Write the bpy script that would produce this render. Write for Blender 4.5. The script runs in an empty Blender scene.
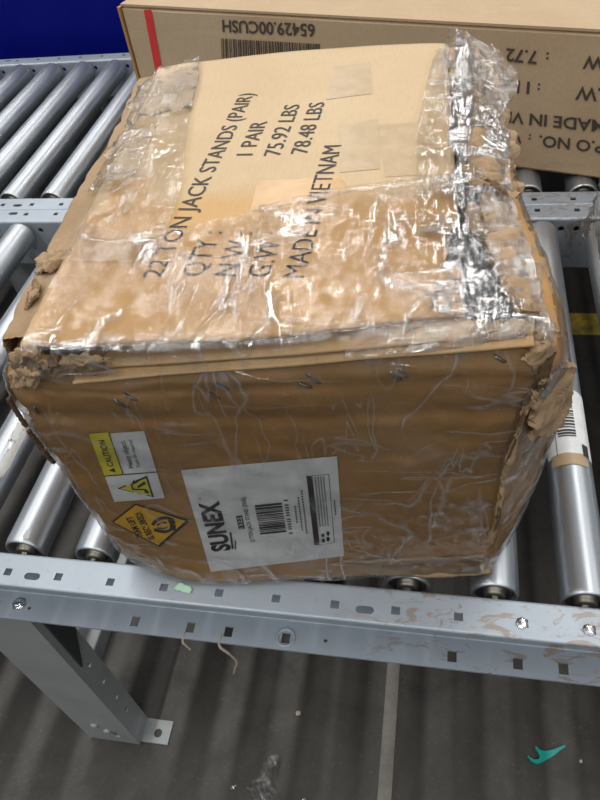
import bpy, bmesh, math, random
import numpy as np
from mathutils import Vector, Matrix, noise
from mathutils.bvhtree import BVHTree

random.seed(7)
S = bpy.context.scene
COL = S.collection
# ------------------------------------------------------------------ camera
F_PX = 690.47
CAM = np.array((0.4672, -0.3430, 0.6659))


def _rot(r, pt, y):
    B = np.array([[1, 0, 0], [0, 0, -1], [0, 1, 0]], float)
    cy, sy = np.cos(y), np.sin(y)
    Rz = np.array([[cy, -sy, 0], [sy, cy, 0], [0, 0, 1]])
    c, s = np.cos(pt), np.sin(pt)
    Rx = np.array([[1, 0, 0], [0, c, -s], [0, s, c]])
    c, s = np.cos(r), np.sin(r)
    Rr = np.array([[c, -s, 0], [s, c, 0], [0, 0, 1]])
    return Rr @ Rx @ B @ Rz


ROT = _rot(-0.1614, 0.8186, -0.2782)
cam_d = bpy.data.cameras.new('camera')
cam = bpy.data.objects.new('camera', cam_d)
COL.objects.link(cam)
M = Matrix.Identity(4)
for i in range(3):
    M[i][0] = ROT[0][i]
    M[i][1] = -ROT[1][i]
    M[i][2] = -ROT[2][i]
    M[i][3] = CAM[i]
cam.matrix_world = M
cam_d.sensor_fit = 'VERTICAL'
cam_d.sensor_height = 24.0
cam_d.lens = F_PX / 800 * 24.0
cam_d.clip_start = 0.01
S.camera = cam

# ------------------------------------------------------------------ world, lamps, exposure
w = bpy.data.worlds.new('warehouse_air')
S.world = w
w.use_nodes = True
w.node_tree.nodes['Background'].inputs[0].default_value = (0.86, 0.93, 1.0, 1)
w.node_tree.nodes['Background'].inputs[1].default_value = 0.27


def strip(x, y, z, sx, sy, watt, col=(1.0, 0.97, 0.93)):
    l = bpy.data.lights.new('ceiling_strip', 'AREA')
    l.shape = 'RECTANGLE'
    l.size, l.size_y, l.energy, l.color = sx, sy, watt, col
    o = bpy.data.objects.new('ceiling_strip', l)
    o.location = (x, y, z)
    COL.objects.link(o)
    return o


# rows of ceiling tube lights running along the depth of the hall
for lx, wt in ((-3.2, 250), (-0.9, 275), (1.6, 245), (4.2, 205)):
    strip(lx, 2.2, 3.6, 0.09, 13.0, wt)
S.view_settings.view_transform = 'Standard'
S.view_settings.look = 'None'
S.view_settings.exposure = -0.42
S.view_settings.gamma = 1.0
S.view_settings.use_curve_mapping = False

ZF = -0.69          # floor (z = 0 is the top of the conveyor flange)
ZR = 0.005          # top of the rollers


# ------------------------------------------------------------------ measuring helpers (used to survey real positions)
def ray(u, v):
    return ROT.T @ np.array([(u - 300) / F_PX, (v - 400) / F_PX, 1.0])


def pz(u, v, z):
    d = ray(u, v)
    return Vector(CAM + d * ((z - CAM[2]) / d[2]))


def py(u, v, y):
    d = ray(u, v)
    return Vector(CAM + d * ((y - CAM[1]) / d[1]))


# ------------------------------------------------------------------ node helpers
def mat(name):
    m = bpy.data.materials.new(name)
    m.use_nodes = True
    nt = m.node_tree
    return m, nt, nt.nodes['Principled BSDF']


def nd(nt, typ, **kw):
    n = nt.nodes.new(typ)
    for k, v in kw.items():
        if k in n.inputs:
            n.inputs[k].default_value = v
        else:
            setattr(n, k, v)
    return n


def ramp(nt, src, stops):
    r = nt.nodes.new('ShaderNodeValToRGB')
    e = r.color_ramp.elements
    while len(e) < len(stops):
        e.new(0.5)
    for i, (p, c) in enumerate(stops):
        e[i].position = p
        e[i].color = (c, c, c, 1) if isinstance(c, (int, float)) else (*c, 1)
    nt.links.new(src, r.inputs[0])
    return r.outputs[0]


def coords(nt, scale=(1, 1, 1), rot=(0, 0, 0)):
    tc = nt.nodes.new('ShaderNodeTexCoord')
    mp = nt.nodes.new('ShaderNodeMapping')
    mp.inputs['Scale'].default_value = scale
    mp.inputs['Rotation'].default_value = rot
    nt.links.new(tc.outputs['Object'], mp.inputs['Vector'])
    return mp.outputs[0]


def noise_n(nt, vec, scale, detail=4, rough=0.55, dist=0.0):
    n = nd(nt, 'ShaderNodeTexNoise', Scale=scale, Detail=detail, Roughness=rough, Distortion=dist)
    nt.links.new(vec, n.inputs['Vector'])
    return n.outputs[0]


def mixc(nt, fac, a, b, blend='MIX'):
    m = nt.nodes.new('ShaderNodeMix')
    m.data_type = 'RGBA'
    m.blend_type = blend
    for sock, v in ((m.inputs[0], fac), (m.inputs[6], a), (m.inputs[7], b)):
        if hasattr(v, 'is_linked'):
            nt.links.new(v, sock)
        elif isinstance(v, (int, float)):
            sock.default_value = v
        else:
            sock.default_value = (*v, 1)
    return m.outputs[2]


def math_n(nt, op, a, b=None, clamp=False):
    m = nt.nodes.new('ShaderNodeMath')
    m.operation = op
    m.use_clamp = clamp
    for i, v in enumerate((a, b)):
        if v is None:
            continue
        if hasattr(v, 'is_linked'):
            nt.links.new(v, m.inputs[i])
        else:
            m.inputs[i].default_value = v
    return m.outputs[0]


def bump(nt, bsdf, h, strength, dist=0.002):
    b = nd(nt, 'ShaderNodeBump', Strength=strength, Distance=dist)
    nt.links.new(h, b.inputs['Height'])
    nt.links.new(b.outputs[0], bsdf.inputs['Normal'])


def plain(name, col, rough=0.5, metal=0.0):
    m, nt, b = mat(name)
    v = coords(nt)
    n = noise_n(nt, v, 60, 5)
    c = mixc(nt, ramp(nt, n, [(0.3, 0.0), (0.75, 1.0)]), col, tuple(x * 0.82 for x in col))
    nt.links.new(c, b.inputs['Base Color'])
    b.inputs['Roughness'].default_value = rough
    b.inputs['Metallic'].default_value = metal
    return m


def cardboard(name, base, dark, rough=0.7, flute=(0, 1, 0), worn=0.35, spec=0.3):
    m, nt, b = mat(name)
    v = coords(nt)
    big = noise_n(nt, v, 7, 4, 0.6)
    c = mixc(nt, ramp(nt, big, [(0.35, 0.0), (0.7, 1.0)]), base, dark)
    fib = noise_n(nt, coords(nt, (40, 260, 40)), 3.0, 5, 0.65)
    c = mixc(nt, math_n(nt, 'MULTIPLY', ramp(nt, fib, [(0.35, 0.0), (0.75, 1.0)]), 0.3), c, tuple(x * 0.62 for x in base))
    sp = noise_n(nt, v, 420, 2, 0.5)
    c = mixc(nt, math_n(nt, 'MULTIPLY', ramp(nt, sp, [(0.55, 0.0), (0.7, 1.0)]), 0.25), c, tuple(x * 0.5 for x in base))
    wn = noise_n(nt, v, 16, 6, 0.7, 0.8)
    c = mixc(nt, math_n(nt, 'MULTIPLY', ramp(nt, wn, [(0.58, 0.0), (0.72, 1.0)]), worn), c, tuple(min(1, x * 1.35 + 0.02) for x in base))
    nt.links.new(c, b.inputs['Base Color'])
    b.inputs['Roughness'].default_value = rough
    b.inputs['Specular IOR Level'].default_value = spec
    wv = nd(nt, 'ShaderNodeTexWave', Scale=1.0, Distortion=0.6, Detail=1.0)
    wv.bands_direction = 'DIAGONAL'
    nt.links.new(coords(nt, tuple(60 * f for f in flute)), wv.inputs['Vector'])
    h = math_n(nt, 'ADD', math_n(nt, 'MULTIPLY', wv.outputs[1], 0.25), noise_n(nt, v, 45, 5))
    bump(nt, b, h, 0.22, 0.002)
    return m


MAT = {}
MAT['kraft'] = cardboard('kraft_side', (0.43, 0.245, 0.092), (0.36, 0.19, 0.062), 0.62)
MAT['kraft_torn'] = cardboard('kraft_torn', (0.38, 0.27, 0.165), (0.27, 0.18, 0.10), 0.85, worn=0.5)
MAT['kraft_far'] = cardboard('kraft_far', (0.47, 0.35, 0.225), (0.43, 0.31, 0.19), 0.75, worn=0.15)
MAT['kraft_flap'] = cardboard('kraft_flap', (0.48, 0.325, 0.17), (0.41, 0.26, 0.12), 0.6, (1, 0, 0))

# paler top panel, amber where film and tape lie tight on it
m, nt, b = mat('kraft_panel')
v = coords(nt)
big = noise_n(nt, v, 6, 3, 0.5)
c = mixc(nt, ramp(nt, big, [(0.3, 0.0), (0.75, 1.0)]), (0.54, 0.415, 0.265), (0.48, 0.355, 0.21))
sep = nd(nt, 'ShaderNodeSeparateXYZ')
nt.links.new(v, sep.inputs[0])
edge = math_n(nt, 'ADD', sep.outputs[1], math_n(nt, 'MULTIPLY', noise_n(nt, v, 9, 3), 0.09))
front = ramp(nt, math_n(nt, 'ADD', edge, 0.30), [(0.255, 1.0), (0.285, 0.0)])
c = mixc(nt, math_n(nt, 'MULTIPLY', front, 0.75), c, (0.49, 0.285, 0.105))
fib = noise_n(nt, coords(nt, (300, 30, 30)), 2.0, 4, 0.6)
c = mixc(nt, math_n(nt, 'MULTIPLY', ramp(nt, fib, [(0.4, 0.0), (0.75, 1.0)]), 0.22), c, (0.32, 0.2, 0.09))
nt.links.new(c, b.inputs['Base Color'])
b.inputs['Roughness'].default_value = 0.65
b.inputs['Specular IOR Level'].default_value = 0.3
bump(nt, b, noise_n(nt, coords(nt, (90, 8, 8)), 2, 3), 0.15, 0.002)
MAT['panel'] = m

MAT['tape'] = plain('amber_tape', (0.50, 0.30, 0.115), 0.3)
MAT['tape_pale'] = plain('tan_tape', (0.47, 0.345, 0.205), 0.4)
MAT['black_steel'] = plain('black_paint', (0.012, 0.012, 0.014), 0.3)
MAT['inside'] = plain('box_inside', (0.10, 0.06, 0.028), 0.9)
MAT['ink'] = plain('black_ink', (0.03, 0.026, 0.024), 0.6)
MAT['ink_far'] = plain('faded_ink', (0.065, 0.048, 0.036), 0.7)
MAT['label'] = plain('white_label', (0.82, 0.84, 0.85), 0.35)
MAT['yellow'] = plain('caution_yellow', (0.80, 0.72, 0.05), 0.35)
MAT['amber'] = plain('sticker_amber', (0.80, 0.46, 0.025), 0.35)
MAT['red'] = plain('red_print', (0.62, 0.025, 0.02), 0.5)
MAT['teal'] = plain('teal_plastic', (0.0, 0.36, 0.30), 0.4)
MAT['green_paper'] = plain('mint_paper', (0.42, 0.66, 0.50), 0.7)
MAT['dirt'] = plain('brown_residue', (0.36, 0.27, 0.20), 0.8)
MAT['twine'] = plain('twine', (0.42, 0.36, 0.28), 0.9)
MAT['stone'] = plain('chip', (0.5, 0.44, 0.35), 0.9)
MAT['white_scuff'] = plain('paper_residue', (0.55, 0.55, 0.54), 0.7)

# galvanised roller tube
m, nt, b = mat('zinc_roller')
v = coords(nt)
st = noise_n(nt, coords(nt, (90, 1.2, 90)), 1.5, 6, 0.65)
sp = noise_n(nt, v, 14, 5, 0.6)
c = mixc(nt, ramp(nt, st, [(0.3, 0.0), (0.75, 1.0)]), (0.52, 0.555, 0.59), (0.40, 0.435, 0.475))
c = mixc(nt, math_n(nt, 'MULTIPLY', ramp(nt, sp, [(0.5, 0.0), (0.8, 1.0)]), 0.5), c, (0.38, 0.41, 0.45))
nt.links.new(c, b.inputs['Base Color'])
b.inputs['Metallic'].default_value = 0.9
nt.links.new(ramp(nt, sp, [(0.3, 0.34), (0.75, 0.48)]), b.inputs['Roughness'])
bump(nt, b, st, 0.06, 0.001)
MAT['roller'] = m

# powder-coated / galvanised rail
m, nt, b = mat('rail_steel')
v = coords(nt)
n1 = noise_n(nt, v, 9, 6, 0.6)
c = mixc(nt, ramp(nt, n1, [(0.35, 0.0), (0.7, 1.0)]), (0.37, 0.42, 0.475), (0.31, 0.355, 0.405))
n2 = noise_n(nt, coords(nt, (1, 2.2, 1)), 26, 8, 0.72, 1.2)
sep = nd(nt, 'ShaderNodeSeparateXYZ')
nt.links.new(v, sep.inputs[0])
side = ramp(nt, sep.outputs[0], [(0.26, 0.0), (0.36, 1.0)])
scr = math_n(nt, 'MULTIPLY', ramp(nt, n2, [(0.53, 0.0), (0.58, 1.0)]), math_n(nt, 'MULTIPLY', side, 0.75))
c = mixc(nt, scr, c, (0.27, 0.21, 0.17))
n3 = noise_n(nt, v, 130, 4, 0.7)
c = mixc(nt, math_n(nt, 'MULTIPLY', ramp(nt, n3, [(0.62, 0.0), (0.7, 1.0)]), 0.4), c, (0.25, 0.25, 0.26))
nt.links.new(c, b.inputs['Base Color'])
b.inputs['Metallic'].default_value = 0.35
b.inputs['Roughness'].default_value = 0.42
bump(nt, b, math_n(nt, 'ADD', n1, scr), 0.08, 0.001)
MAT['rail'] = m

m, nt, b = mat('leg_paint')
v = coords(nt)
n1 = noise_n(nt, v, 12, 6, 0.65)
c = mixc(nt, ramp(nt, n1, [(0.35, 0.0), (0.75, 1.0)]), (0.36, 0.385, 0.39), (0.29, 0.31, 0.315))
nt.links.new(c, b.inputs['Base Color'])
b.inputs['Roughness'].default_value = 0.45
b.inputs['Metallic'].default_value = 0.2
MAT['leg'] = m
MAT['dark_steel'] = plain('dark_gusset', (0.06, 0.065, 0.07), 0.5, 0.3)
MAT['bearing'] = plain('bearing_brass', (0.24, 0.225, 0.185), 0.4, 0.9)
MAT['bolt'] = plain('zinc_bolt', (0.6, 0.62, 0.64), 0.25, 1.0)
MAT['staple'] = plain('staple_wire', (0.30, 0.29, 0.28), 0.35, 0.9)

# concrete
m, nt, b = mat('concrete')
v = coords(nt)
n1 = noise_n(nt, v, 4.2, 8, 0.7, 0.8)
n2 = noise_n(nt, v, 13, 8, 0.7, 0.6)
n3 = noise_n(nt, v, 160, 3, 0.6)
c = mixc(nt, ramp(nt, n1, [(0.3, 0.0), (0.7, 1.0)]), (0.064, 0.059, 0.050), (0.018, 0.0165, 0.014))
c = mixc(nt, math_n(nt, 'MULTIPLY', ramp(nt, n2, [(0.45, 0.0), (0.75, 1.0)]), 0.6), c, (0.030, 0.028, 0.025))
c = mixc(nt, math_n(nt, 'MULTIPLY', ramp(nt, n3, [(0.6, 0.0), (0.75, 1.0)]), 0.3), c, (0.16, 0.15, 0.14))
nt.links.new(c, b.inputs['Base Color'])
nt.links.new(ramp(nt, n2, [(0.3, 0.4), (0.7, 0.65)]), b.inputs['Roughness'])
bump(nt, b, n3, 0.12, 0.002)
MAT['floor'] = m

m, nt, b = mat('blue_paint')
v = coords(nt)
n1 = noise_n(nt, v, 5, 5, 0.6)
c = mixc(nt, ramp(nt, n1, [(0.3, 0.0), (0.8, 1.0)]), (0.001, 0.004, 0.155), (0.002, 0.006, 0.19))
nt.links.new(c, b.inputs['Base Color'])
b.inputs['Roughness'].default_value = 0.55
b.inputs['Specular IOR Level'].default_value = 0.1
MAT['blue'] = m

m, nt, b = mat('floor_yellow')
n1 = noise_n(nt, coords(nt), 18, 7, 0.7)
c = mixc(nt, ramp(nt, n1, [(0.45, 0.0), (0.6, 1.0)]), (0.55, 0.38, 0.04), (0.25, 0.18, 0.05))
nt.links.new(c, b.inputs['Base Color'])
b.inputs['Roughness'].default_value = 0.6
MAT['floor_yellow'] = m


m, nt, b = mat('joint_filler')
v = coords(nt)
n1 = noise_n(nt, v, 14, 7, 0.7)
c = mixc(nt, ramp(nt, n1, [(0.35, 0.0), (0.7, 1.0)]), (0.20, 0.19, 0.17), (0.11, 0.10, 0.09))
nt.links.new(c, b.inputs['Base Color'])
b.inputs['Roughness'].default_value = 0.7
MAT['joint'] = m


def film_mat(name, haze=0.03, bump_s=0.9, base=0.055, scale=1.0, gloss=0.07):
    """clear stretch film: thin transparent sheet, glossy, creased by the 'crinkle' attribute"""
    m = bpy.data.materials.new(name)
    m.use_nodes = True
    nt = m.node_tree
    nt.nodes.remove(nt.nodes['Principled BSDF'])
    out = nt.nodes['Material Output']
    att = nd(nt, 'ShaderNodeAttribute', attribute_name='crinkle')
    cr = att.outputs['Fac']
    v = coords(nt)
    # patches where the film is bunched
    mask = noise_n(nt, v, 17 * scale, 4, 0.6, 0.5)
    # long drawn-out creases: contour lines of noise stretched along several directions
    crease, thin = None, None
    for k, (rot, sc) in enumerate((((0.3, 0.2, 0.5), (60, 9, 16)), ((1.1, -0.4, -0.7), (14, 52, 10)), ((-0.5, 0.9, 1.4), (46, 12, 12)), ((0.2, 1.3, -1.1), (12, 14, 60)))):
        n = noise_n(nt, coords(nt, tuple(q * scale for q in sc), rot), 0.55, 2, 0.45, 0.35)
        dd = math_n(nt, 'ABSOLUTE', math_n(nt, 'SUBTRACT', n, 0.5))
        on = ramp(nt, noise_n(nt, coords(nt, (1, 1, 1), (k, k * 2, k)), 13 * scale, 2, 0.5), [(0.48, 0.0), (0.56, 1.0)])
        ca = math_n(nt, 'MULTIPLY', ramp(nt, dd, [(0.0, 1.0), (0.030, 0.0)]), on)
        ta = math_n(nt, 'MULTIPLY', ramp(nt, dd, [(0.0, 1.0), (0.012, 0.0)]), on)
        crease = ca if crease is None else math_n(nt, 'MAXIMUM', crease, ca)
        thin = ta if thin is None else math_n(nt, 'MAXIMUM', thin, ta)
    # fine crumple
    n2 = noise_n(nt, v, 125 * scale, 2, 0.5, 1.6)
    ridge2 = math_n(nt, 'ABSOLUTE', math_n(nt, 'SUBTRACT', n2, 0.5))
    n1 = noise_n(nt, v, 210 * scale, 1, 0.5, 1.0)
    ridge = math_n(nt, 'ABSOLUTE', math_n(nt, 'SUBTRACT', n1, 0.5))
    pat = ramp(nt, mask, [(0.40, 0.10), (0.64, 1.0)])
    h = math_n(nt, 'ADD', math_n(nt, 'MULTIPLY', ridge2, 1.3), math_n(nt, 'MULTIPLY', ridge, 0.7))
    h = math_n(nt, 'ADD', math_n(nt, 'MULTIPLY', h, pat), math_n(nt, 'MULTIPLY', crease, 0.5))
    bp = nd(nt, 'ShaderNodeBump', Distance=0.0019)
    nt.links.new(h, bp.inputs['Height'])
    nt.links.new(math_n(nt, 'MULTIPLY', cr, bump_s, True), bp.inputs['Strength'])
    gl = nd(nt, 'ShaderNodeBsdfGlossy', Roughness=0.12)
    # little flat shards between the wrinkles, each tilted its own way
    wn_ = nd(nt, 'ShaderNodeTexNoise', Scale=30.0 * scale, Detail=2.0)
    nt.links.new(v, wn_.inputs['Vector'])
    wm = nd(nt, 'ShaderNodeVectorMath', operation='MULTIPLY_ADD')
    nt.links.new(wn_.outputs['Color'], wm.inputs[0])
    wm.inputs[1].default_value = (1.6, 1.6, 1.6)
    nt.links.new(coords(nt, (150 * scale, 62 * scale, 110 * scale), (0.2, 0.1, -0.35)), wm.inputs[2])
    vo = nd(nt, 'ShaderNodeTexVoronoi', Scale=1.0)
    nt.links.new(wm.outputs[0], vo.inputs['Vector'])
    sb_ = nd(nt, 'ShaderNodeVectorMath', operation='SUBTRACT')
    nt.links.new(vo.outputs['Color'], sb_.inputs[0])
    sb_.inputs[1].default_value = (0.5, 0.5, 0.5)
    sc_ = nd(nt, 'ShaderNodeVectorMath', operation='SCALE')
    nt.links.new(sb_.outputs[0], sc_.inputs[0])
    nt.links.new(math_n(nt, 'MULTIPLY', math_n(nt, 'MULTIPLY', cr, pat), 0.75), sc_.inputs['Scale'])
    ad_ = nd(nt, 'ShaderNodeVectorMath', operation='ADD')
    nt.links.new(bp.outputs[0], ad_.inputs[0])
    nt.links.new(sc_.outputs[0], ad_.inputs[1])
    nm_ = nd(nt, 'ShaderNodeVectorMath', operation='NORMALIZE')
    nt.links.new(ad_.outputs[0], nm_.inputs[0])
    nt.links.new(nm_.outputs[0], gl.inputs['Normal'])
    tr = nd(nt, 'ShaderNodeBsdfTransparent')
    tr.inputs[0].default_value = (0.975, 0.975, 0.97, 1)
    d2 = nd(nt, 'ShaderNodeBsdfDiffuse')
    d2.inputs[0].default_value = (0.8, 0.82, 0.84, 1)
    fr = nd(nt, 'ShaderNodeFresnel', IOR=1.35)
    hz = math_n(nt, 'MULTIPLY', ramp(nt, mask, [(0.42, 0.0), (0.68, 1.0)]), haze)
    lines = math_n(nt, 'MULTIPLY', thin, 0.22)
    hz = math_n(nt, 'ADD', hz, lines)
    hz = math_n(nt, 'MULTIPLY', hz, math_n(nt, 'ADD', math_n(nt, 'MULTIPLY', cr, 0.8), 0.2), True)
    s1 = nd(nt, 'ShaderNodeMixShader')
    nt.links.new(hz, s1.inputs[0])
    nt.links.new(tr.outputs[0], s1.inputs[1])
    nt.links.new(d2.outputs[0], s1.inputs[2])
    s2 = nd(nt, 'ShaderNodeMixShader')
    fac = math_n(nt, 'ADD', math_n(nt, 'MULTIPLY', fr.outputs[0], 0.6), base)
    fac = math_n(nt, 'ADD', fac, math_n(nt, 'MULTIPLY', math_n(nt, 'MULTIPLY', crease, cr), 0.28))
    fac = math_n(nt, 'ADD', fac, math_n(nt, 'MULTIPLY', math_n(nt, 'MULTIPLY', pat, cr), gloss), True)
    nt.links.new(fac, s2.inputs[0])
    nt.links.new(s1.outputs[0], s2.inputs[1])
    nt.links.new(gl.outputs[0], s2.inputs[2])
    nt.links.new(s2.outputs[0], out.inputs['Surface'])
    return m


MAT['film'] = film_mat('stretch_film')
MAT['film_scrap'] = film_mat('scrap_film', haze=0.16, bump_s=1.0, base=0.08, scale=1.2)
MAT['film_loose'] = film_mat('loose_film', haze=0.015, bump_s=1.0, base=0.03, scale=1.25, gloss=0.07)

# ------------------------------------------------------------------ object helpers
ORG = {}                     # world origin of every root / part


def root(name, loc, label, cat, group=None):
    o = bpy.data.objects.new(name, None)
    o.location = loc
    o.empty_display_size = 0.05
    COL.objects.link(o)
    ORG[o] = Vector(loc)
    o['label'] = label
    o['category'] = cat
    if group:
        o['group'] = group
    return o


def obj(name, verts, faces, material, parent=None, smooth=True, kind=None, label=None, cat=None, group=None, origin=None):
    """verts are world coordinates; stored relative to the object's origin"""
    if parent is not None:
        o0 = ORG[parent]
    else:
        o0 = Vector(origin) if origin is not None else Vector((0, 0, 0))
    me = bpy.data.meshes.new(name)
    me.from_pydata([tuple(Vector(v) - o0) for v in verts], [], [tuple(f) for f in faces])
    me.update()
    bmx = bmesh.new()
    bmx.from_mesh(me)
    bmesh.ops.recalc_face_normals(bmx, faces=bmx.faces)
    bmx.to_mesh(me)
    bmx.free()
    if smooth:
        for p in me.polygons:
            p.use_smooth = True
    if material:
        me.materials.append(MAT[material])
    o = bpy.data.objects.new(name, me)
    COL.objects.link(o)
    if parent is not None:
        o.parent = parent
    else:
        o.location = o0
    ORG[o] = o0
    if kind:
        o['kind'] = kind
    if label:
        o['label'] = label
    if cat:
        o['category'] = cat
    if group:
        o['group'] = group
    return o


class MB:
    def __init__(self):
        self.v, self.f = [], []

    def add(self, vs, fs):
        n = len(self.v)
        self.v += [Vector(x) for x in vs]
        self.f += [tuple(i + n for i in f) for f in fs]

    def box(self, x0, x1, y0, y1, z0, z1, ch=0.0):
        if ch <= 0:
            vs = [(x, y, z) for z in (z0, z1) for y in (y0, y1) for x in (x0, x1)]
            self.add(vs, [(0, 1, 3, 2), (4, 6, 7, 5), (0, 4, 5, 1), (2, 3, 7, 6), (0, 2, 6, 4), (1, 5, 7, 3)])
        else:
            bm = bmesh.new()
            bmesh.ops.create_cube(bm, size=1)
            for q in bm.verts:
                q.co = Vector((x0 + (q.co.x + .5) * (x1 - x0), y0 + (q.co.y + .5) * (y1 - y0), z0 + (q.co.z + .5) * (z1 - z0)))
            bmesh.ops.bevel(bm, geom=list(bm.edges), offset=ch, segments=2, affect='EDGES', profile=0.6)
            self.bm(bm)

    def bm(self, bm):
        bm.verts.index_update()
        self.add([q.co.copy() for q in bm.verts], [[q.index for q in f.verts] for f in bm.faces])
        bm.free()

    def lathe(self, prof, c, axis='y', n=32, closed_ends=True):
        """prof: list of (along, radius)"""
        vs, fs = [], []
        for a, r in prof:
            for k in range(n):
                t = 2 * math.pi * k / n
                p, q = r * math.cos(t), r * math.sin(t)
                if axis == 'y':
                    vs.append((c[0] + p, c[1] + a, c[2] + q))
                elif axis == 'z':
                    vs.append((c[0] + p, c[1] + q, c[2] + a))
                else:
                    vs.append((c[0] + a, c[1] + p, c[2] + q))
        for i in range(len(prof) - 1):
            for k in range(n):
                k2 = (k + 1) % n
                fs.append((i * n + k, i * n + k2, (i + 1) * n + k2, (i + 1) * n + k))
        if closed_ends:
            fs.append(tuple(range(n)))
            fs.append(tuple((len(prof) - 1) * n + k for k in range(n)))
        self.add(vs, fs)

    def tube(self, pts, r, n=6):
        pts = [Vector(p) for p in pts]
        vs, fs = [], []
        for i, p in enumerate(pts):
            t = (pts[min(i + 1, len(pts) - 1)] - pts[max(i - 1, 0)]).normalized()
            a = t.orthogonal().normalized()
            bb = t.cross(a)
            rr = r[i] if isinstance(r, (list, tuple)) else r
            for k in range(n):
                th = 2 * math.pi * k / n
                vs.append(p + a * rr * math.cos(th) + bb * rr * math.sin(th))
        for i in range(len(pts) - 1):
            for k in range(n):
                k2 = (k + 1) % n
                fs.append((i * n + k, i * n + k2, (i + 1) * n + k2, (i + 1) * n + k))
        fs.append(tuple(range(n)))
        fs.append(tuple((len(pts) - 1) * n + k for k in range(n)))
        self.add(vs, fs)

    def build(self, name, material, parent=None, **kw):
        return obj(name, self.v, self.f, material, parent, **kw)


def curve_mesh(polys, thick):
    """2D polygons (outer + holes) filled and extruded; returns verts, faces in the xy plane, z in [-thick/2, thick/2]"""
    cu = bpy.data.curves.new('plate', 'CURVE')
    cu.dimensions = '2D'
    cu.fill_mode = 'BOTH'
    cu.extrude = thick / 2
    for pl in polys:
        s = cu.splines.new('POLY')
        s.points.add(len(pl) - 1)
        for p, (x, y) in zip(s.points, pl):
            p.co = (x, y, 0, 1)
        s.use_cyclic_u = True
    o = bpy.data.objects.new('plate', cu)
    COL.objects.link(o)
    bpy.context.view_layer.update()
    me = bpy.data.meshes.new_from_object(o.evaluated_get(bpy.context.evaluated_depsgraph_get()))
    vs = [v.co.copy() for v in me.vertices]
    fs = [tuple(p.vertices) for p in me.polygons]
    bpy.data.objects.remove(o)
    bpy.data.curves.remove(cu)
    bpy.data.meshes.remove(me)
    return vs, fs


_tcache = {}


def text_mesh(s, bold=0.0):
    """letters normalised: x in 0..1 over the whole string, y 0..1 over capital height; also the aspect"""
    def raw(t):
        cu = bpy.data.curves.new('text', 'FONT')
        cu.body = t
        cu.size = 1
        cu.offset = bold
        cu.resolution_u = 3
        o = bpy.data.objects.new('text', cu)
        COL.objects.link(o)
        bpy.context.view_layer.update()
        me = bpy.data.meshes.new_from_object(o.evaluated_get(bpy.context.evaluated_depsgraph_get()))
        vs = np.array([tuple(v.co) for v in me.vertices])
        fs = [tuple(p.vertices) for p in me.polygons]
        bpy.data.objects.remove(o)
        bpy.data.curves.remove(cu)
        bpy.data.meshes.remove(me)
        return vs, fs
    key = (s, bold)
    if key not in _tcache:
        if ('H', bold) not in _tcache:
            hv, _ = raw('H')
            _tcache[('H', bold)] = (hv[:, 1].min(), hv[:, 1].max())
        y0, y1 = _tcache[('H', bold)]
        vs, fs = raw(s)
        x0, x1 = vs[:, 0].min(), vs[:, 0].max()
        asp = (x1 - x0) / (y1 - y0)
        q = np.stack([(vs[:, 0] - x0) / (x1 - x0), (vs[:, 1] - y0) / (y1 - y0)], 1)
        _tcache[key] = (q, fs, asp)
    return _tcache[key]


def homography(dst):
    """unit square (0,0),(1,0),(1,1),(0,1) -> dst 2D quad"""
    A, bb = [], []
    for (x, y), (u, v) in zip(((0, 0), (1, 0), (1, 1), (0, 1)), dst):
        A.append([x, y, 1, 0, 0, 0, -u * x, -u * y])
        bb.append(u)
        A.append([0, 0, 0, x, y, 1, -v * x, -v * y])
        bb.append(v)
    h = np.linalg.solve(np.array(A, float), np.array(bb, float))
    H = np.append(h, 1).reshape(3, 3)

    def f(x, y):
        q = H @ np.array([x, y, 1.0])
        return q[0] / q[2], q[1] / q[2]
    return f


def fbm(p, s, o=4):
    return noise.fractal(Vector(p) * s, 0.6, 2.1, o)


def catmull(P, t):
    """P list of Vectors, t in 0..1"""
    n = len(P) - 1
    if n == 0:
        return P[0].copy()
    x = t * n
    i = min(int(x), n - 1)
    u = x - i
    p1, p2 = P[i], P[i + 1]
    p0 = P[i - 1] if i > 0 else p1 * 2 - p2
    p3 = P[i + 2] if i + 2 <= n else p2 * 2 - p1
    return 0.5 * ((2 * p1) + (p2 - p0) * u + (2 * p0 - 5 * p1 + 4 * p2 - p3) * u * u + (3 * p1 - p0 - 3 * p2 + p3) * u ** 3)


def _hash(i, j, k):
    return noise.cell(Vector((i + 0.5, j + 0.5, k + 0.5))) * 2 - 1


def facet(p, s):
    """piecewise linear lattice noise: flat facets with sharp creases"""
    x, y, z = p.x * s, p.y * s, (p.z * s) * 1.0
    i, j, k = math.floor(x), math.floor(y), math.floor(z)
    fr = sorted(((x - i, 0), (y - j, 1), (z - k, 2)), reverse=True)
    c = [i, j, k]
    last, val = 1.0, 0.0
    prev = _hash(*c)
    for f_, ax in fr:
        val += prev * (last - f_)
        c[ax] += 1
        prev = _hash(*c)
        last = f_
    return val + prev * last


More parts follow.
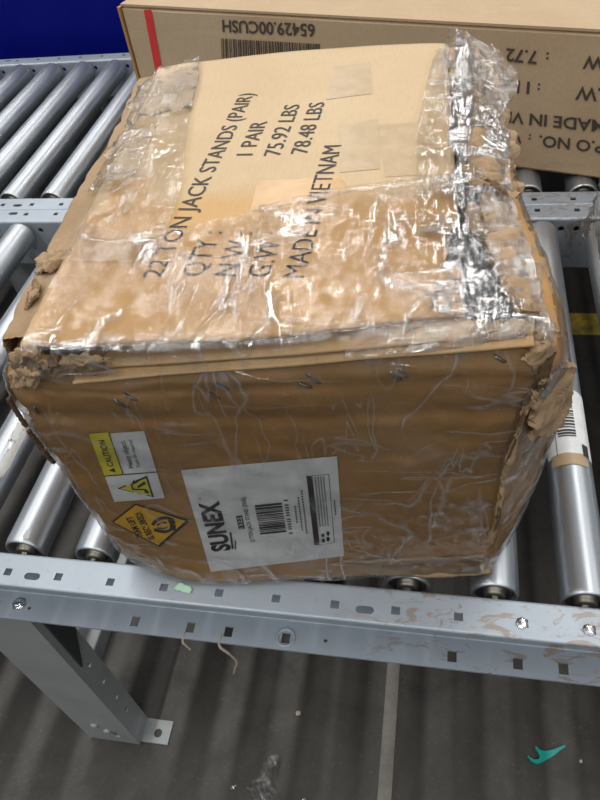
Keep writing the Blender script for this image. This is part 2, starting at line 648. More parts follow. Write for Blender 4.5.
def sheet(name, rows, material, parent, nu=30, nv=30, amp=0.002, freq=40, thick=0.002, jag=0.0, seed=0.0,
          crinkle=None, jag_sides=(1, 1, 1, 1), crumple=False, **kw):
    """crumpled sheet through a grid of world control points; jag tears its edges"""
    rows = [[Vector(p) for p in r] for r in rows]
    G = []
    for j in range(nv + 1):
        tv = j / nv
        G.append([])
        for i in range(nu + 1):
            tu = i / nu
            G[j].append((tu, tv))
    def pt(tu, tv):
        return catmull([catmull(r, tu) for r in rows], tv)
    verts = []
    for j in range(nv + 1):
        for i in range(nu + 1):
            tu, tv = G[j][i]
            if jag:
                eu, ev = min(tu, 1 - tu), min(tv, 1 - tv)
                if j in (0, nv) and jag_sides[0 if j == 0 else 2]:
                    tv += (1 if j == 0 else -1) * jag * (0.3 * random.random() + 1.3 * abs(fbm((i * .21 + seed, seed, 3.1), 1.0, 3)))
                if i in (0, nu) and jag_sides[3 if i == 0 else 1]:
                    tu += (1 if i == 0 else -1) * jag * (0.3 * random.random() + 1.3 * abs(fbm((seed, j * .21 + seed, 7.7), 1.0, 3)))
            p = pt(tu, tv)
            e = 1e-3
            n = (pt(min(tu + e, 1.01), tv) - pt(tu - e, tv)).cross(pt(tu, tv + e) - pt(tu, tv - e))
            n = n.normalized() if n.length > 1e-12 else Vector((0, 0, 1))
            q = p + Vector((seed, seed * 2, 0))
            if crumple:                             # sharp valleys and flat facets, like creased paper
                d = facet(q, freq * 0.55) + 0.45 * facet(q + Vector((.31, .17, .23)), freq * 1.2)
            else:
                d = fbm(q, freq) * 0.5 + (0.5 - abs(fbm(q + Vector((5, 3, 1)), freq * 0.55, 3))) * 0.9
            verts.append(p + n * amp * d)
    W = nu + 1
    faces = [(j * W + i, j * W + i + 1, (j + 1) * W + i + 1, (j + 1) * W + i) for j in range(nv) for i in range(nu)]
    o = obj(name, verts, faces, material, parent, smooth=not crumple, **kw)
    if thick > 0:
        md = o.modifiers.new('thickness', 'SOLIDIFY')
        md.thickness = thick
        md.offset = -1
    if crinkle is not None:
        a = o.data.attributes.new('crinkle', 'FLOAT', 'POINT')
        for k, vv in enumerate(verts):
            a.data[k].value = crinkle(vv) if callable(crinkle) else crinkle
    return o


# ================================================================== SETTING
mb = MB()
mb.box(-4, 5, -2.5, 6, ZF - 0.05, ZF)
mb.build('floor', 'floor', kind='structure', smooth=False)
mb = MB()
mb.box(-3.2, 3.6, 1.56, 1.60, -0.13, 0.26, 0.004)
mb.build('wall_back', 'blue', kind='structure', smooth=False)
mb = MB()
mb.box(-3.2, 3.6, 1.562, 1.60, ZF, -0.13)
mb.build('baseboard_back', 'dark_steel', kind='structure', smooth=False)
mb = MB()
mb.box(0.45, 4.0, 1.165, 1.255, ZF, ZF + 0.0012)
mb.build('floor_stripe', 'floor_yellow', smooth=False, label='worn yellow stripe painted on the concrete under the far conveyor', cat='floor marking',
         origin=(0.7, 1.21, ZF))

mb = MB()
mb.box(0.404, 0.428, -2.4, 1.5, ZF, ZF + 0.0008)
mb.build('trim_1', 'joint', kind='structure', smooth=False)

# ================================================================== CONVEYORS
X0, X1 = -1.35, 1.55
FL, WEB, TH = 0.0405, 0.10, 0.003


def rect(cx, cy, w, h):
    return [(cx - w / 2, cy - h / 2), (cx + w / 2, cy - h / 2), (cx + w / 2, cy + h / 2), (cx - w / 2, cy + h / 2)]


def slot(cx, cy, w, h):
    r = h / 2
    pts = [(cx + w / 2 - r + r * math.cos(t), cy + r * math.sin(t)) for t in np.linspace(-math.pi / 2, math.pi / 2, 6)]
    pts += [(cx - w / 2 + r + r * math.cos(t), cy + r * math.sin(t)) for t in np.linspace(math.pi / 2, 1.5 * math.pi, 6)]
    return pts


def hexa(cx, cy, r):
    return [(cx + r * math.cos(math.pi / 3 * k), cy + r * math.sin(math.pi / 3 * k)) for k in range(6)]


def rail(name, yw, sgn, hole0, slot0, webholes, parent):
    """C channel, web at y = yw, flanges pointing to sgn (outwards)"""
    R = 0.005
    mbr = MB()
    # top flange (local y: 0 at web)
    holes = []
    k0 = int((X0 - hole0) / 0.06225) + 1
    x = hole0 + k0 * 0.06225
    while x < X1 - 0.02:
        holes.append(rect(x, 0.025, 0.0088, 0.0088))
        x += 0.06225
    x = slot0 - 0.3735 * 3
    while x < X1 - 0.02:
        if x > X0 + 0.02:
            holes.append(slot(x, 0.0275, 0.019, 0.0085))
        x += 0.3735
    vs, fs = curve_mesh([[(X0, R), (X1, R), (X1, FL - 0.002), (X0, FL - 0.002)]] + holes, TH)
    mbr.add([(v.x, yw + sgn * v.y, v.z - TH / 2) for v in vs], fs)
    # bottom flange
    holes = []
    for base in np.arange(0.129 - 0.372 * 5, X1, 0.372):
        for off in (0, 0.0697, 0.1164, 0.185):
            if X0 + 0.02 < base + off < X1 - 0.02:
                holes.append(rect(base + off, 0.0255, 0.0100, 0.0125))
        if X0 + 0.02 < base + 0.231 < X1 - 0.02:
            holes.append(slot(base + 0.231, 0.0235, 0.0045, 0.0044))
    vs, fs = curve_mesh([[(X0, R), (X1, R), (X1, FL - 0.001), (X0, FL - 0.001)]] + holes, TH)
    mbr.add([(v.x, yw + sgn * v.y, v.z - WEB + TH / 2) for v in vs], fs)
    # web with the hexagonal axle holes
    vs, fs = curve_mesh([[(X0, -WEB + R), (X1, -WEB + R), (X1, -R), (X0, -R)]] + [hexa(hx, -0.0195, 0.0056) for hx in webholes], TH)
    mbr.add([(v.x, yw + sgn * (v.z + TH / 2), v.y) for v in vs], fs)
    # bends between web and flanges, rolled front lip
    def bend(cy, cz, a0, a1, r_out, r_in, n=6):
        vs, fs = [], []
        for i in range(n + 1):
            t = a0 + (a1 - a0) * i / n
            for r in (r_out, r_in):
                for xx in (X0, X1):
                    vs.append((xx, yw + sgn * (cy + r * math.cos(t)), cz + r * math.sin(t)))
        for i in range(n):
            a = i * 4
            fs += [(a, a + 1, a + 5, a + 4), (a + 2, a + 6, a + 7, a + 3), (a, a + 4, a + 6, a + 2), (a + 1, a + 3, a + 7, a + 5)]
        mbr.add(vs, fs)
    bend(R, -R, math.pi / 2, math.pi, R, R - TH)
    bend(R, -WEB + R, math.pi, 1.5 * math.pi, R, R - TH)
    bend(FL - 0.002, -TH * 1.0, math.pi / 2, -0.2, TH, 0.0)
    o = mbr.build(name, 'rail', parent, smooth=False)
    return o


def make_roller(parent, x, y0, y1, first):
    """tube with curled ends, bearing cups and a hexagonal axle, all children of the conveyor"""
    L = y1 - y0
    if first is None:
        ORGsave = {}
        r = 0.025
        t = MB()
        prof = [(0.012, 0.0195), (0.002, 0.0205), (0.0, 0.0222), (0.0008, 0.0238), (0.003, 0.0246), (0.008, 0.025)]
        full = prof + [(L * k / 8, 0.025) for k in range(1, 8)] + [(L - a, rr) for a, rr in reversed(prof)]
        t.lathe(full, (0, 0, 0), n=40, closed_ends=False)
        caps = []
        for s, o in ((1, 0.0), (-1, L)):
            cap = MB()
            caps.append(cap)
            cap.lathe([(o + s * a, rr) for a, rr in ((0.013, 0.0198), (0.007, 0.0198), (0.005, 0.0185), (0.004, 0.0165), (0.0065, 0.0155), (0.0065, 0.0125), (0.001, 0.0115), (-0.002, 0.0105), (-0.0025, 0.0075))], (0, 0, 0), n=28)
        ax = MB()
        ax.lathe([(-0.012, 0.0052), (L + 0.012, 0.0052)], (0, 0, 0), n=6)
        first = []
        for nm, b_, mt in (('roller', t, 'roller'), ('bearing_cap', caps[0], 'bearing'), ('bearing_cap', caps[1], 'bearing'), ('axle', ax, 'bolt')):
            me = bpy.data.meshes.new(nm)
            me.from_pydata([tuple(v) for v in b_.v], [], b_.f)
            bmx = bmesh.new()
            bmx.from_mesh(me)
            bmesh.ops.recalc_face_normals(bmx, faces=bmx.faces)
            bmx.to_mesh(me)
            bmx.free()
            for p in me.polygons:
                p.use_smooth = nm != 'axle'
            me.materials.append(MAT[mt])
            first.append(me)
    o = bpy.data.objects.new('roller', first[0])
    COL.objects.link(o)
    o.parent = parent
    o.location = Vector((x, y0, -0.02)) - ORG[parent]
    # every roller has turned to its own angle
    o.rotation_euler = (0, random.randrange(4) * math.pi / 2, 0)
    for nm, me in (('bearing_cap', first[1]), ('bearing_cap', first[2]), ('axle', first[3])):
        c = bpy.data.objects.new(nm, me)
        COL.objects.link(c)
        c.parent = o
    ORG[o] = Vector((x, y0, -0.02))
    return first, o


def bolt_head(mbx, c, r, h, axis='z', n=6):
    mbx.lathe([(0, r * 1.5), (h * 0.25, r * 1.5), (h * 0.26, r), (h * 0.9, r), (h, r * 0.8)], c, axis, n=n if n != 6 else 6)


def leg(parent, xl, xr, yf, depth, sgn):
    """folded channel leg with gusset, bolts and foot plate; yf = face away from the rollers, sgn = outward direction in y"""
    yb = yf - sgn * depth
    t = 0.003
    z1 = -WEB + 0.0
    L = MB()
    # outer face polygon with an adjusting slot near the foot
    vs, fs = curve_mesh([[(xl, ZF + 0.004), (xr, ZF + 0.004), (xr, z1), (xl, z1)], slot((xl + xr) / 2 + 0.012, ZF + 0.045, 0.010, 0.034)[::-1] if False else rect((xl + xr) / 2 + 0.016, ZF + 0.05, 0.010, 0.03)], t)
    L.add([(v.x, yf - sgn * (v.z + t / 2), v.y) for v in vs], fs)
    side_holes = [rect(yf - sgn * depth * 0.55, z, 0.007, 0.013) for z in (-0.37, -0.44, -0.51, -0.57)]
    for xs in (xl + t / 2, xr - t / 2):
        y2 = yf - sgn * (t + 0.0002)
        vs, fs = curve_mesh([[(y2, ZF + 0.004), (yb, ZF + 0.004), (yb, z1), (y2, z1)]] + side_holes, t)
        L.add([(xs + v.z, v.x, v.y) for v in vs], fs)
    lg = L.build('leg', 'leg', parent, smooth=False)
    # gusset on the inner flank
    ya, yc = yf - sgn * 0.012, yf - sgn * 0.075
    vs, fs = curve_mesh([[(ya, z1 - 0.002), (yc, z1 - 0.002), (yc, -0.20), (yb, -0.27), (ya, -0.345)]], 0.004)
    G = MB()
    G.add([(xr + 0.0022 + v.z, v.x, v.y) for v in vs], fs)
    obj('gusset', G.v, G.f, 'dark_steel', lg, smooth=False)
    for (dy, z) in ((0.024, -0.125), (0.028, -0.185), (0.062, -0.14)):
        B = MB()
        bolt_head(B, (xr + 0.004, yf - sgn * dy, z), 0.006, 0.006, 'x')
        B.build('bolt', 'bolt', lg)
    for z, dx in ((-0.60, -0.012), (-0.625, 0.004)):
        B = MB()
        B.lathe([(0, 0.008), (-sgn * -0.003, 0.007), (-sgn * -0.005, 0.003)], ((xl + xr) / 2 + dx, yf, z), 'y', n=14)
        B.build('rivet', 'leg', lg)
    # foot plate with its anchor hole
    fx0, fx1 = xl - 0.012, xr + 0.052
    hole = [(xr + 0.028 + 0.008 * math.cos(a), (yf + yb) / 2 + 0.008 * math.sin(a)) for a in np.linspace(0, 2 * math.pi, 13)[:-1]]
    vs, fs = curve_mesh([[(fx0, yf - sgn * 0.006), (fx1, yf - sgn * 0.006), (fx1, yb), (fx0, yb)], hole], 0.004)
    Fp = MB()
    Fp.add([(v.x, v.y, ZF + 0.0022 + v.z) for v in vs], fs)
    obj('foot_plate', Fp.v, Fp.f, 'leg', lg, smooth=False)


def conveyor(label, yn, inner, rollers, hole_n, hole_f, slot_n, slot_f, webf, legs):
    ro = root('roller_conveyor', (0.1, yn + inner / 2, ZF), label, 'conveyor', 'roller conveyors standing side by side')
    rail('side_rail', yn, -1, hole_n, slot_n, [x + d for x in rollers for d in (0.033, -0.033)], ro)
    rail('side_rail', yn + inner, 1, hole_f, slot_f, webf, ro)
    first = None
    rs = []
    for x in rollers:
        first, o = make_roller(ro, x, yn + 0.011, yn + inner - 0.011, first)
        rs.append(o)
    for x in legs:
        leg(ro, x - 0.102, x, yn - 0.015, 0.048, -1)
        leg(ro, x - 0.102, x, yn + inner + 0.015, 0.048, 1)
        c = MB()
        c.box(x - 0.08, x - 0.03, yn + 0.033, yn + inner - 0.033, -0.47, -0.43, 0.003)
        c.build('cross_brace', 'leg', ro)
    return ro, rs


near_x = [-0.308 - 0.0905 * k for k in range(11, 0, -1)] + [-0.308, -0.199, -0.0905] + [0.09 * k for k in range(0, 17)]
conv1, rollers1 = conveyor('near grey steel roller conveyor carrying the film-wrapped box, flange scuffed at right', 0.0, 0.677, near_x,
                           0.0045, 0.0022, 0.0356, 0.0362 - 0.0, [x + d for x in near_x for d in (0.033, -0.033)], (-0.043, 1.30))
far_x = [-0.383 + 0.0908 * k for k in range(-10, 21)]
conv2, rollers2 = conveyor('far grey steel roller conveyor in front of the blue wall, carrying the long box', 0.7605, 0.668, far_x,
                           -0.0008, 0.0022, 0.0320, 0.0362, [x - 0.066 for x in far_x], (-0.35, 1.05))

# carriage bolt and washer seen in the lower flange, bright bolts in the scuffed upper flange
B = MB()
B.lathe([(0, 0.0082), (0, 0.0115), (0.0018, 0.0115), (0.0022, 0.0108), (0.0022, 0.0084), (0, 0.0082)], (0.3138, -0.0255, -WEB + TH), 'z', n=24, closed_ends=False)
B.build('washer', 'rail', conv1)
for xx in (0.5632, 0.6252):
    B = MB()
    B.lathe([(0, 0.0062), (0.0012, 0.006), (0.0022, 0.004), (0.0026, 0.001)], (xx, -0.0253, 0.0), 'z', n=8)
    B.build('bolt', 'bolt', conv1, smooth=False)
B = MB()
bolt_head(B, (0.0045 - 0.032, -0.02, -WEB + TH), 0.006, 0.006, 'z')
B.build('bolt', 'bolt', conv1)
# ---- paper label wrapped on one roller, tan paper band, old residue on another
ri = near_x.index(min(near_x, key=lambda q: abs(q - 0.63)))


def wrap_patch(name, rx, y0, y1, a0, a1, mt, r=0.0254, n=14, m=6, jag=0.0, parent=None, seed=0):
    vs, fs = [], []
    for j in range(m + 1):
        for i in range(n + 1):
            t = a0 + (a1 - a0) * i / n
            y = y0 + (y1 - y0) * j / m
            if jag and (j in (0, m)):
                y += (1 if j == 0 else -1) * jag * (y1 - y0) * abs(fbm((i * .9, seed, 0), 1.0))
            if jag and (i in (0, n)):
                t += (1 if i == 0 else -1) * jag * (a1 - a0) * abs(fbm((seed, j * .9, 3), 1.0))
            vs.append((rx + r * math.cos(t), y, -0.02 + r * math.sin(t)))
    W = n + 1
    fs = [(j * W + i, j * W + i + 1, (j + 1) * W + i + 1, (j + 1) * W + i) for j in range(m) for i in range(n)]
    return vs, fs


def on_roller(o, vs, fs, name, mt, label=None):
    x = o.location
    ang = o.rotation_euler[1]
    inv = Matrix.Rotation(-ang, 4, 'Y')
    loc = [inv @ (Vector(v) - ORG[o]) for v in vs]
    me = bpy.data.meshes.new(name)
    me.from_pydata([tuple(v) for v in loc], [], fs)
    for p in me.polygons:
        p.use_smooth = True
    me.materials.append(MAT[mt])
    c = bpy.data.objects.new(name, me)
    COL.objects.link(c)
    c.parent = o
    if label:
        c['label'] = label


rx = near_x[ri]
D = math.radians
vs, fs = wrap_patch('l', rx, 0.186, 0.290, D(20), D(165), 'label')
on_roller(rollers1[ri], vs, fs, 'shipping_label', 'label', 'white paper label with barcode wrapped on the roller')
V, Fc = [], []
ang = 38.0
k = 0
yb = 0.213
while yb < 0.281:
    wd = random.choice((0.0012, 0.0018, 0.003))
    vs, fs = wrap_patch('b', rx, yb, yb + wd, D(75), D(122), 'ink', r=0.0258, m=1)
    n0 = len(V)
    V += vs
    Fc += [tuple(i + n0 for i in f) for f in fs]
    yb += wd + random.choice((0.0014, 0.002, 0.0028))
on_roller(rollers1[ri], V, Fc, 'printed_barcode', 'ink')
vs, fs = wrap_patch('b', rx, 0.186, 0.290, D(128), D(129.5), 'ink', r=0.0258, m=2)
on_roller(rollers1[ri], vs, fs, 'printed_line', 'ink')
vs, fs = wrap_patch('b', rx, 0.186, 0.204, D(42), D(62), 'ink', r=0.0258, m=1)
on_roller(rollers1[ri], vs, fs, 'printed_block', 'ink')
vs, fs = wrap_patch('t', rx, 0.171, 0.1885, D(48), D(150), 'tape', r=0.0256, jag=0.1)
on_roller(rollers1[ri], vs, fs, 'paper_band', 'tape_pale', 'torn tan paper band below the label')
rr = near_x.index(-0.0905)
for q, (ya, yb2, aa, ab) in enumerate(((0.075, 0.15, 35, 62), (0.10, 0.19, 28, 50), (0.155, 0.21, 40, 72))):
    vs, fs = wrap_patch('t', near_x[rr], ya, yb2, D(aa), D(ab), 'white', r=0.0253, jag=0.35, seed=q * 3.3, n=16, m=14)
    on_roller(rollers1[rr], vs, fs, 'paper_residue', 'white_scuff')
vs, fs = wrap_patch('t', near_x[near_x.index(0.0)], 0.016, 0.028, D(62), D(80), 'white', r=0.0253, jag=0.3, seed=9)
on_roller(rollers1[near_x.index(0.0)], vs, fs, 'paint_chip', 'white_scuff')

# ================================================================== FILM-WRAPPED BOX
BOXC = (0.33, 0.27, ZR)
box = root('cardboard_box', BOXC, 'crushed kraft box with jack-stand lettering, wrapped in clear stretch film, on the near conveyor', 'box')
LEV = [
    (0.006, [(.152, -.002), (.215, -.020), (.30, -.010), (.40, .007), (.528, .022), (.556, .080), (.545, .300), (.50, .545), (.29, .535), (.085, .505), (.100, .35), (.126, .10)]),
    (0.040, [(.144, -.010), (.215, -.013), (.30, -.004), (.40, .007), (.529, .020), (.566, .080), (.550, .300), (.503, .548), (.29, .538), (.084, .508), (.100, .35), (.124, .10)]),
    (0.110, [(.1415, -.012), (.22, -.007), (.31, .001), (.40, .009), (.530, .020), (.577, .080), (.556, .300), (.507, .553), (.30, .542), (.083, .511), (.099, .355), (.121, .11)]),
    (0.180, [(.138, -.012), (.22, -.006), (.31, .001), (.40, .009), (.531, .020), (.584, .085), (.558, .290), (.509, .556), (.30, .544), (.082, .513), (.098, .36), (.118, .12)]),
    (0.235, [(.132, -.012), (.22, -.006), (.31, .001), (.40, .009), (.535, .020), (.583, .080), (.553, .270), (.510, .558), (.30, .545), (.081, .514), (.098, .36), (.116, .12)]),
    (0.280, [(.130, -.011), (.22, -.005), (.31, .002), (.40, .010), (.543, .019), (.571, .070), (.542, .250), (.509, .558), (.30, .545), (.081, .513), (.098, .36), (.114, .12)]),
    (0.308, [(.131, -.007), (.22, -.004), (.31, .003), (.40, .011), (.552, .020), (.561, .068), (.536, .240), (.507, .557), (.30, .544), (.082, .512), (.099, .36), (.114, .12)]),
    (0.322, [(.138, .000), (.22, .002), (.31, .008), (.40, .016), (.548, .028), (.553, .070), (.529, .240), (.503, .553), (.30, .540), (.086, .508), (.103, .36), (.119, .12)]),
]
CUT = [.014, .05, .05, .05, .012, .04, .06, .02, .08, .02, .06, .05]
NS = 18


def loop_at(z, off=0.0):
    """closed outline of the box at height z: straight runs with rounded control corners"""
    zs = [l[0] for l in LEV]
    if z <= zs[0]:
        P = [Vector(p) for p in LEV[0][1]]
    elif z >= zs[-1]:
        P = [Vector(p) for p in LEV[-1][1]]
    else:
        i = max(k for k in range(len(zs) - 1) if zs[k] <= z)
        t = (z - zs[i]) / (zs[i + 1] - zs[i])
        P = [Vector(a).lerp(Vector(b), t) for a, b in zip(LEV[i][1], LEV[i + 1][1])]
    n = len(P)
    out = []
    for k in range(n):
        a, p, c = P[k - 1], P[k], P[(k + 1) % n]
        cut_a = min(CUT[k], 0.45 * (a - p).length)
        cut_c = min(CUT[k], 0.45 * (c - p).length)
        q0 = p + (a - p).normalized() * cut_a
        q1 = p + (c - p).normalized() * cut_c
        m = 8
        for i in range(m + 1):
            t = i / m
            out.append(q0 * (1 - t) ** 2 + p * 2 * t * (1 - t) + q1 * t * t)
        d = P[(k + 1) % n]
        cut_d = min(CUT[(k + 1) % n], 0.45 * (d - p).length)
        q2 = d + (p - d).normalized() * cut_d
        for i in range(1, NS):
            out.append(q1.lerp(q2, i / NS))
    if off:
        res = []
        for i, p in enumerate(out):
            t = out[(i + 1) % len(out)] - out[i - 1]
            nn = Vector((t.y, -t.x)).normalized()
            res.append(p + nn * off)
        out = res
    return out


def front_drop(p):
    """the front wall is crushed lower towards the left"""
    t = min(1.0, max(0.0, (p.z - 0.285) / 0.035))
    fr = min(1.0, max(0.0, (0.075 - p.y) / 0.05))
    return 0.0125 * t * fr * min(1.0, max(0.0, (0.46 - p.x) / 0.22))


def shell(zlist, off, disp):
    V = []
    for z in zlist:
        lp = loop_at(z, off)
        V.append([Vector((p.x, p.y, z)) for p in lp])
    n = len(V[0])
    vs = []
    for j, rowp in enumerate(V):
        for i, p in enumerate(rowp):
            t = rowp[(i + 1) % n] - rowp[i - 1]
            nn = Vector((t.y, -t.x, 0)).normalized()
            q = p + nn * disp(p)
            q.z -= front_drop(p)
            vs.append(q)
    fs = []
    for j in range(len(V) - 1):
        for i in range(n):
            i2 = (i + 1) % n
            fs.append((j * n + i, j * n + i2, (j + 1) * n + i2, (j + 1) * n + i))
    return vs, fs, n


def body_disp(p):
    d = 0.0030 * fbm(p, 9, 3) + 0.0012 * fbm(p + Vector((3, 1, 2)), 30, 3)
    # horizontal crease under the staples and a sagging belly on the front
    for zc, a, wd in ((0.262, -0.0022, 0.006), (0.298, -0.0015, 0.004)):
        d += a * math.exp(-((p.z - zc - 0.006 * fbm(p, 6, 2)) / wd) ** 2)
    return d


zl = list(np.concatenate([np.linspace(0.006, 0.30, 60), np.linspace(0.304, 0.322, 6)]))
bv, bf_, bn = shell(zl, 0.0, body_disp)
# closed underside, and an open mouth that folds in and drops into the dark inside
nb = len(bv)
low = [bv[i] for i in range(bn)]
cen = sum(low, Vector()) / bn
bv.append(Vector((cen.x, cen.y, 0.0055)))
bf_ += [(i, nb, (i + 1) % bn) for i in range(bn)]
top = bv[(len(zl) - 1) * bn:(len(zl)) * bn]
tc = sum(top, Vector()) / bn
ring1 = len(bv)
bv += [Vector((p.x + (tc.x - p.x) * 0.06, p.y + (tc.y - p.y) * 0.06, p.z + 0.0012)) for p in top]
ring2 = len(bv)
bv += [Vector((p.x + (tc.x - p.x) * 0.085, p.y + (tc.y - p.y) * 0.085, p.z - 0.003)) for p in top]
o1 = (len(zl) - 1) * bn
for i in range(bn):
    i2 = (i + 1) % bn
    bf_.append((o1 + i, o1 + i2, ring1 + i2, ring1 + i))
    bf_.append((ring1 + i, ring1 + i2, ring2 + i2, ring2 + i))
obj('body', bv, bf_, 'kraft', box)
# dark inside floor a little below the rim
ivs = [Vector((p.x + (tc.x - p.x) * 0.02, p.y + (tc.y - p.y) * 0.02, 0.288 + 0.004 * fbm(p, 20))) for p in top]
obj('inside', ivs + [Vector((tc.x, tc.y, 0.29))], [(i, bn, (i + 1) % bn) for i in range(bn)], 'inside', box)
BVH = BVHTree.FromPolygons([tuple(v) for v in bv], bf_)


def on_box(u, v, lift=0.0012):
    """point of the box skin met by the sight line through a surveyed photo point"""
    d = Vector(ray(u, v)).normalized()
    h = BVH.ray_cast(Vector(CAM), d)
    k = 0
    while h[0] is None and k < 40:                  # just past the outline: step back onto the skin
        u, v, k = u + (330 - u) * 0.01, v + (440 - v) * 0.01, k + 1
        d = Vector(ray(u, v)).normalized()
        h = BVH.ray_cast(Vector(CAM), d)
    n = h[1] if h[1].dot(d) < 0 else -h[1]
    return h[0] + n * lift


def decal(name, quad, material, parent, lift=0.0012, nx=12, ny=12, hit=on_box, label=None):
    """quad in photo pixels: bottom-left, bottom-right, top-right, top-left of the printed thing"""
    H = homography(quad)
    vs = [hit(*H(i / nx, j / ny), lift) for j in range(ny + 1) for i in range(nx + 1)]
    W = nx + 1
    fs = [(j * W + i, j * W + i + 1, (j + 1) * W + i + 1, (j + 1) * W + i) for j in range(ny) for i in range(nx)]
    return obj(name, vs, fs, material, parent, label=label)


def poly_decal(name, H, polys, material, parent, lift, hit=on_box):
    """polys in unit coordinates of the frame H, each triangulated as given (convex)"""
    V, Fc = [], []
    for pl in polys:
        n0 = len(V)
        V += [hit(*H(x, y), lift) for x, y in pl]
        Fc.append(tuple(range(n0, n0 + len(pl))))
    return obj(name, V, Fc, material, parent, smooth=False)


def text_in(name, s, H, x0, y0, x1, y1, material, parent, lift, hit=on_box, rot=0, bold=0.0, slant=0.0):
    """string filling the unit-frame rectangle; rot=90 makes it run up the frame"""
    q, fs, asp = text_mesh(s, bold)
    V = []
    for a, b_ in q:
        a2 = a + slant * b_
        if rot == 90:
            X, Y = x1 - b_ * (x1 - x0), y0 + a2 * (y1 - y0)
        else:
            X, Y = x0 + a2 * (x1 - x0), y0 + b_ * (y1 - y0)
        V.append(hit(*H(X, Y), lift))
    return obj(name, V, fs, material, parent, smooth=False)


# ---- front labels (frame = photo-up orientation of each sticker)
LB = [(211, 571), (344, 555), (337, 455), (181, 469)]
brand = decal('brand_label', LB, 'label', box, 0.0012, 24, 18, label='white product label with black lettering and barcode')
H = homography(LB)
text_in('brand_text', 'SUNEX', H, 0.050, 0.215, 0.185, 0.71, 'ink', brand, 0.0018, rot=90, bold=0.045, slant=0.0)
text_in('brand_mark', 'o', H, 0.055, 0.735, 0.075, 0.755, 'ink', brand, 0.0018, rot=90)
poly_decal('brand_swoosh', H, [[(0.19, 0.22), (0.205, 0.23), (0.215, 0.40), (0.203, 0.40)], [(0.21, 0.21), (0.22, 0.22), (0.232, 0.31), (0.224, 0.31)]], 'ink', brand, 0.0018)
poly_decal('number_box', H, [[(0.270, 0.42), (0.312, 0.42), (0.312, 0.55), (0.270, 0.55)]], 'ink', brand, 0.0018)
text_in('number_text', '1522', H, 0.278, 0.43, 0.304, 0.54, 'label', brand, 0.0022, rot=90)
text_in('product_text', '22 TON JACK STAND (PAIR)', H, 0.330, 0.27, 0.360, 0.72, 'ink', brand, 0.0018, rot=90, bold=0.01)
bars = []
y = 0.34
while y < 0.62:
    wd = random.choice((0.007, 0.011, 0.018))
    bars.append([(0.41, y), (0.595, y), (0.595, y + wd), (0.41, y + wd)])
    y += wd + random.choice((0.006, 0.009, 0.013))
poly_decal('barcode', H, bars, 'ink', brand, 0.0018)
poly_decal('barcode_digits', H, [[(0.612, y), (0.638, y), (0.638, y + 0.012), (0.612, y + 0.012)] for y in (0.315, 0.36, 0.385, 0.41, 0.435, 0.46, 0.50, 0.525, 0.55, 0.575, 0.60, 0.645)], 'ink', brand, 0.0018)
for xx, a, b_ in ((0.675, 0.42, 0.58), (0.705, 0.34, 0.66), (0.735, 0.30, 0.74), (0.955, 0.46, 0.60)):
    poly_decal('small_print', H, [[(xx, y), (xx + 0.011, y), (xx + 0.011, y + 0.016), (xx, y + 0.016)] for y in np.arange(a, b_, 0.026)], 'ink', brand, 0.0018)
poly_decal('warning_bar', H, [[(0.785, 0.17), (0.825, 0.17), (0.825, 0.85), (0.785, 0.85)]], 'ink', brand, 0.0018)
poly_decal('warning_frame', H, [[(0.785, 0.85), (0.935, 0.85), (0.935, 0.854), (0.785, 0.854)], [(0.933, 0.17), (0.937, 0.17), (0.937, 0.854), (0.933, 0.854)], [(0.785, 0.166), (0.935, 0.166), (0.935, 0.17), (0.785, 0.17)]], 'ink', brand, 0.0018)
for xx in (0.838, 0.857, 0.876, 0.895):
    poly_decal('warning_print', H, [[(xx, y), (xx + 0.009, y), (xx + 0.009, y + 0.013), (xx, y + 0.013)] for y in np.arange(0.36, 0.84, 0.021)], 'ink', brand, 0.0018)
pict = []
for cx, cy, r in ((0.855, 0.205, 0.017), (0.89, 0.215, 0.02), (0.855, 0.26, 0.015), (0.893, 0.275, 0.018)):
    pict.append([(cx + r * 0.7 * math.cos(t), cy + r * 1.4 * math.sin(t)) for t in np.linspace(0, 2 * math.pi, 9)[:-1]])
poly_decal('warning_pictogram', H, pict, 'ink', brand, 0.0018)

CB = [(114.7, 501), (165, 497), (144.4, 429.8), (89.8, 434)]
caut = decal('caution_label', CB, 'label', box, 0.0012, label='white and yellow caution sticker')
H = homography(CB)
poly_decal('caution_field', H, [[(0.0 + .0, y), (0.355, y), (0.355, y + 0.1), (0.0, y + 0.1)] for y in np.arange(0.42, 0.995, 0.1)][:6], 'yellow', caut, 0.0016)
poly_decal('caution_rule', H, [[(0.355, 0.42), (0.375, 0.42), (0.375, 1), (0.355, 1)], [(0, 0.405), (1, 0.405), (1, 0.42), (0, 0.42)]], 'ink', caut, 0.0018)
text_in('caution_text', 'CAUTION', H, 0.13, 0.55, 0.245, 0.93, 'ink', caut, 0.0022, rot=90, bold=0.015)
poly_decal('caution_sign', H, [[(0.24, 0.46), (0.24, 0.53), (0.12, 0.495)]], 'ink', caut, 0.0022)
text_in('heavy_text', 'Heavy object.', H, 0.50, 0.50, 0.60, 0.90, 'ink', caut, 0.0018, rot=90, bold=0.01)
text_in('heavy_text', 'Team lift required', H, 0.66, 0.50, 0.73, 0.90, 'ink', caut, 0.0018, rot=90)
tri = [(0.155, 0.21), (0.80, 0.03), (0.80, 0.37)]
poly_decal('lift_sign_edge', H, [tri], 'ink', caut, 0.0016)
poly_decal('lift_sign', H, [[(0.21, 0.21), (0.765, 0.065), (0.765, 0.335)]], 'yellow', caut, 0.0020)
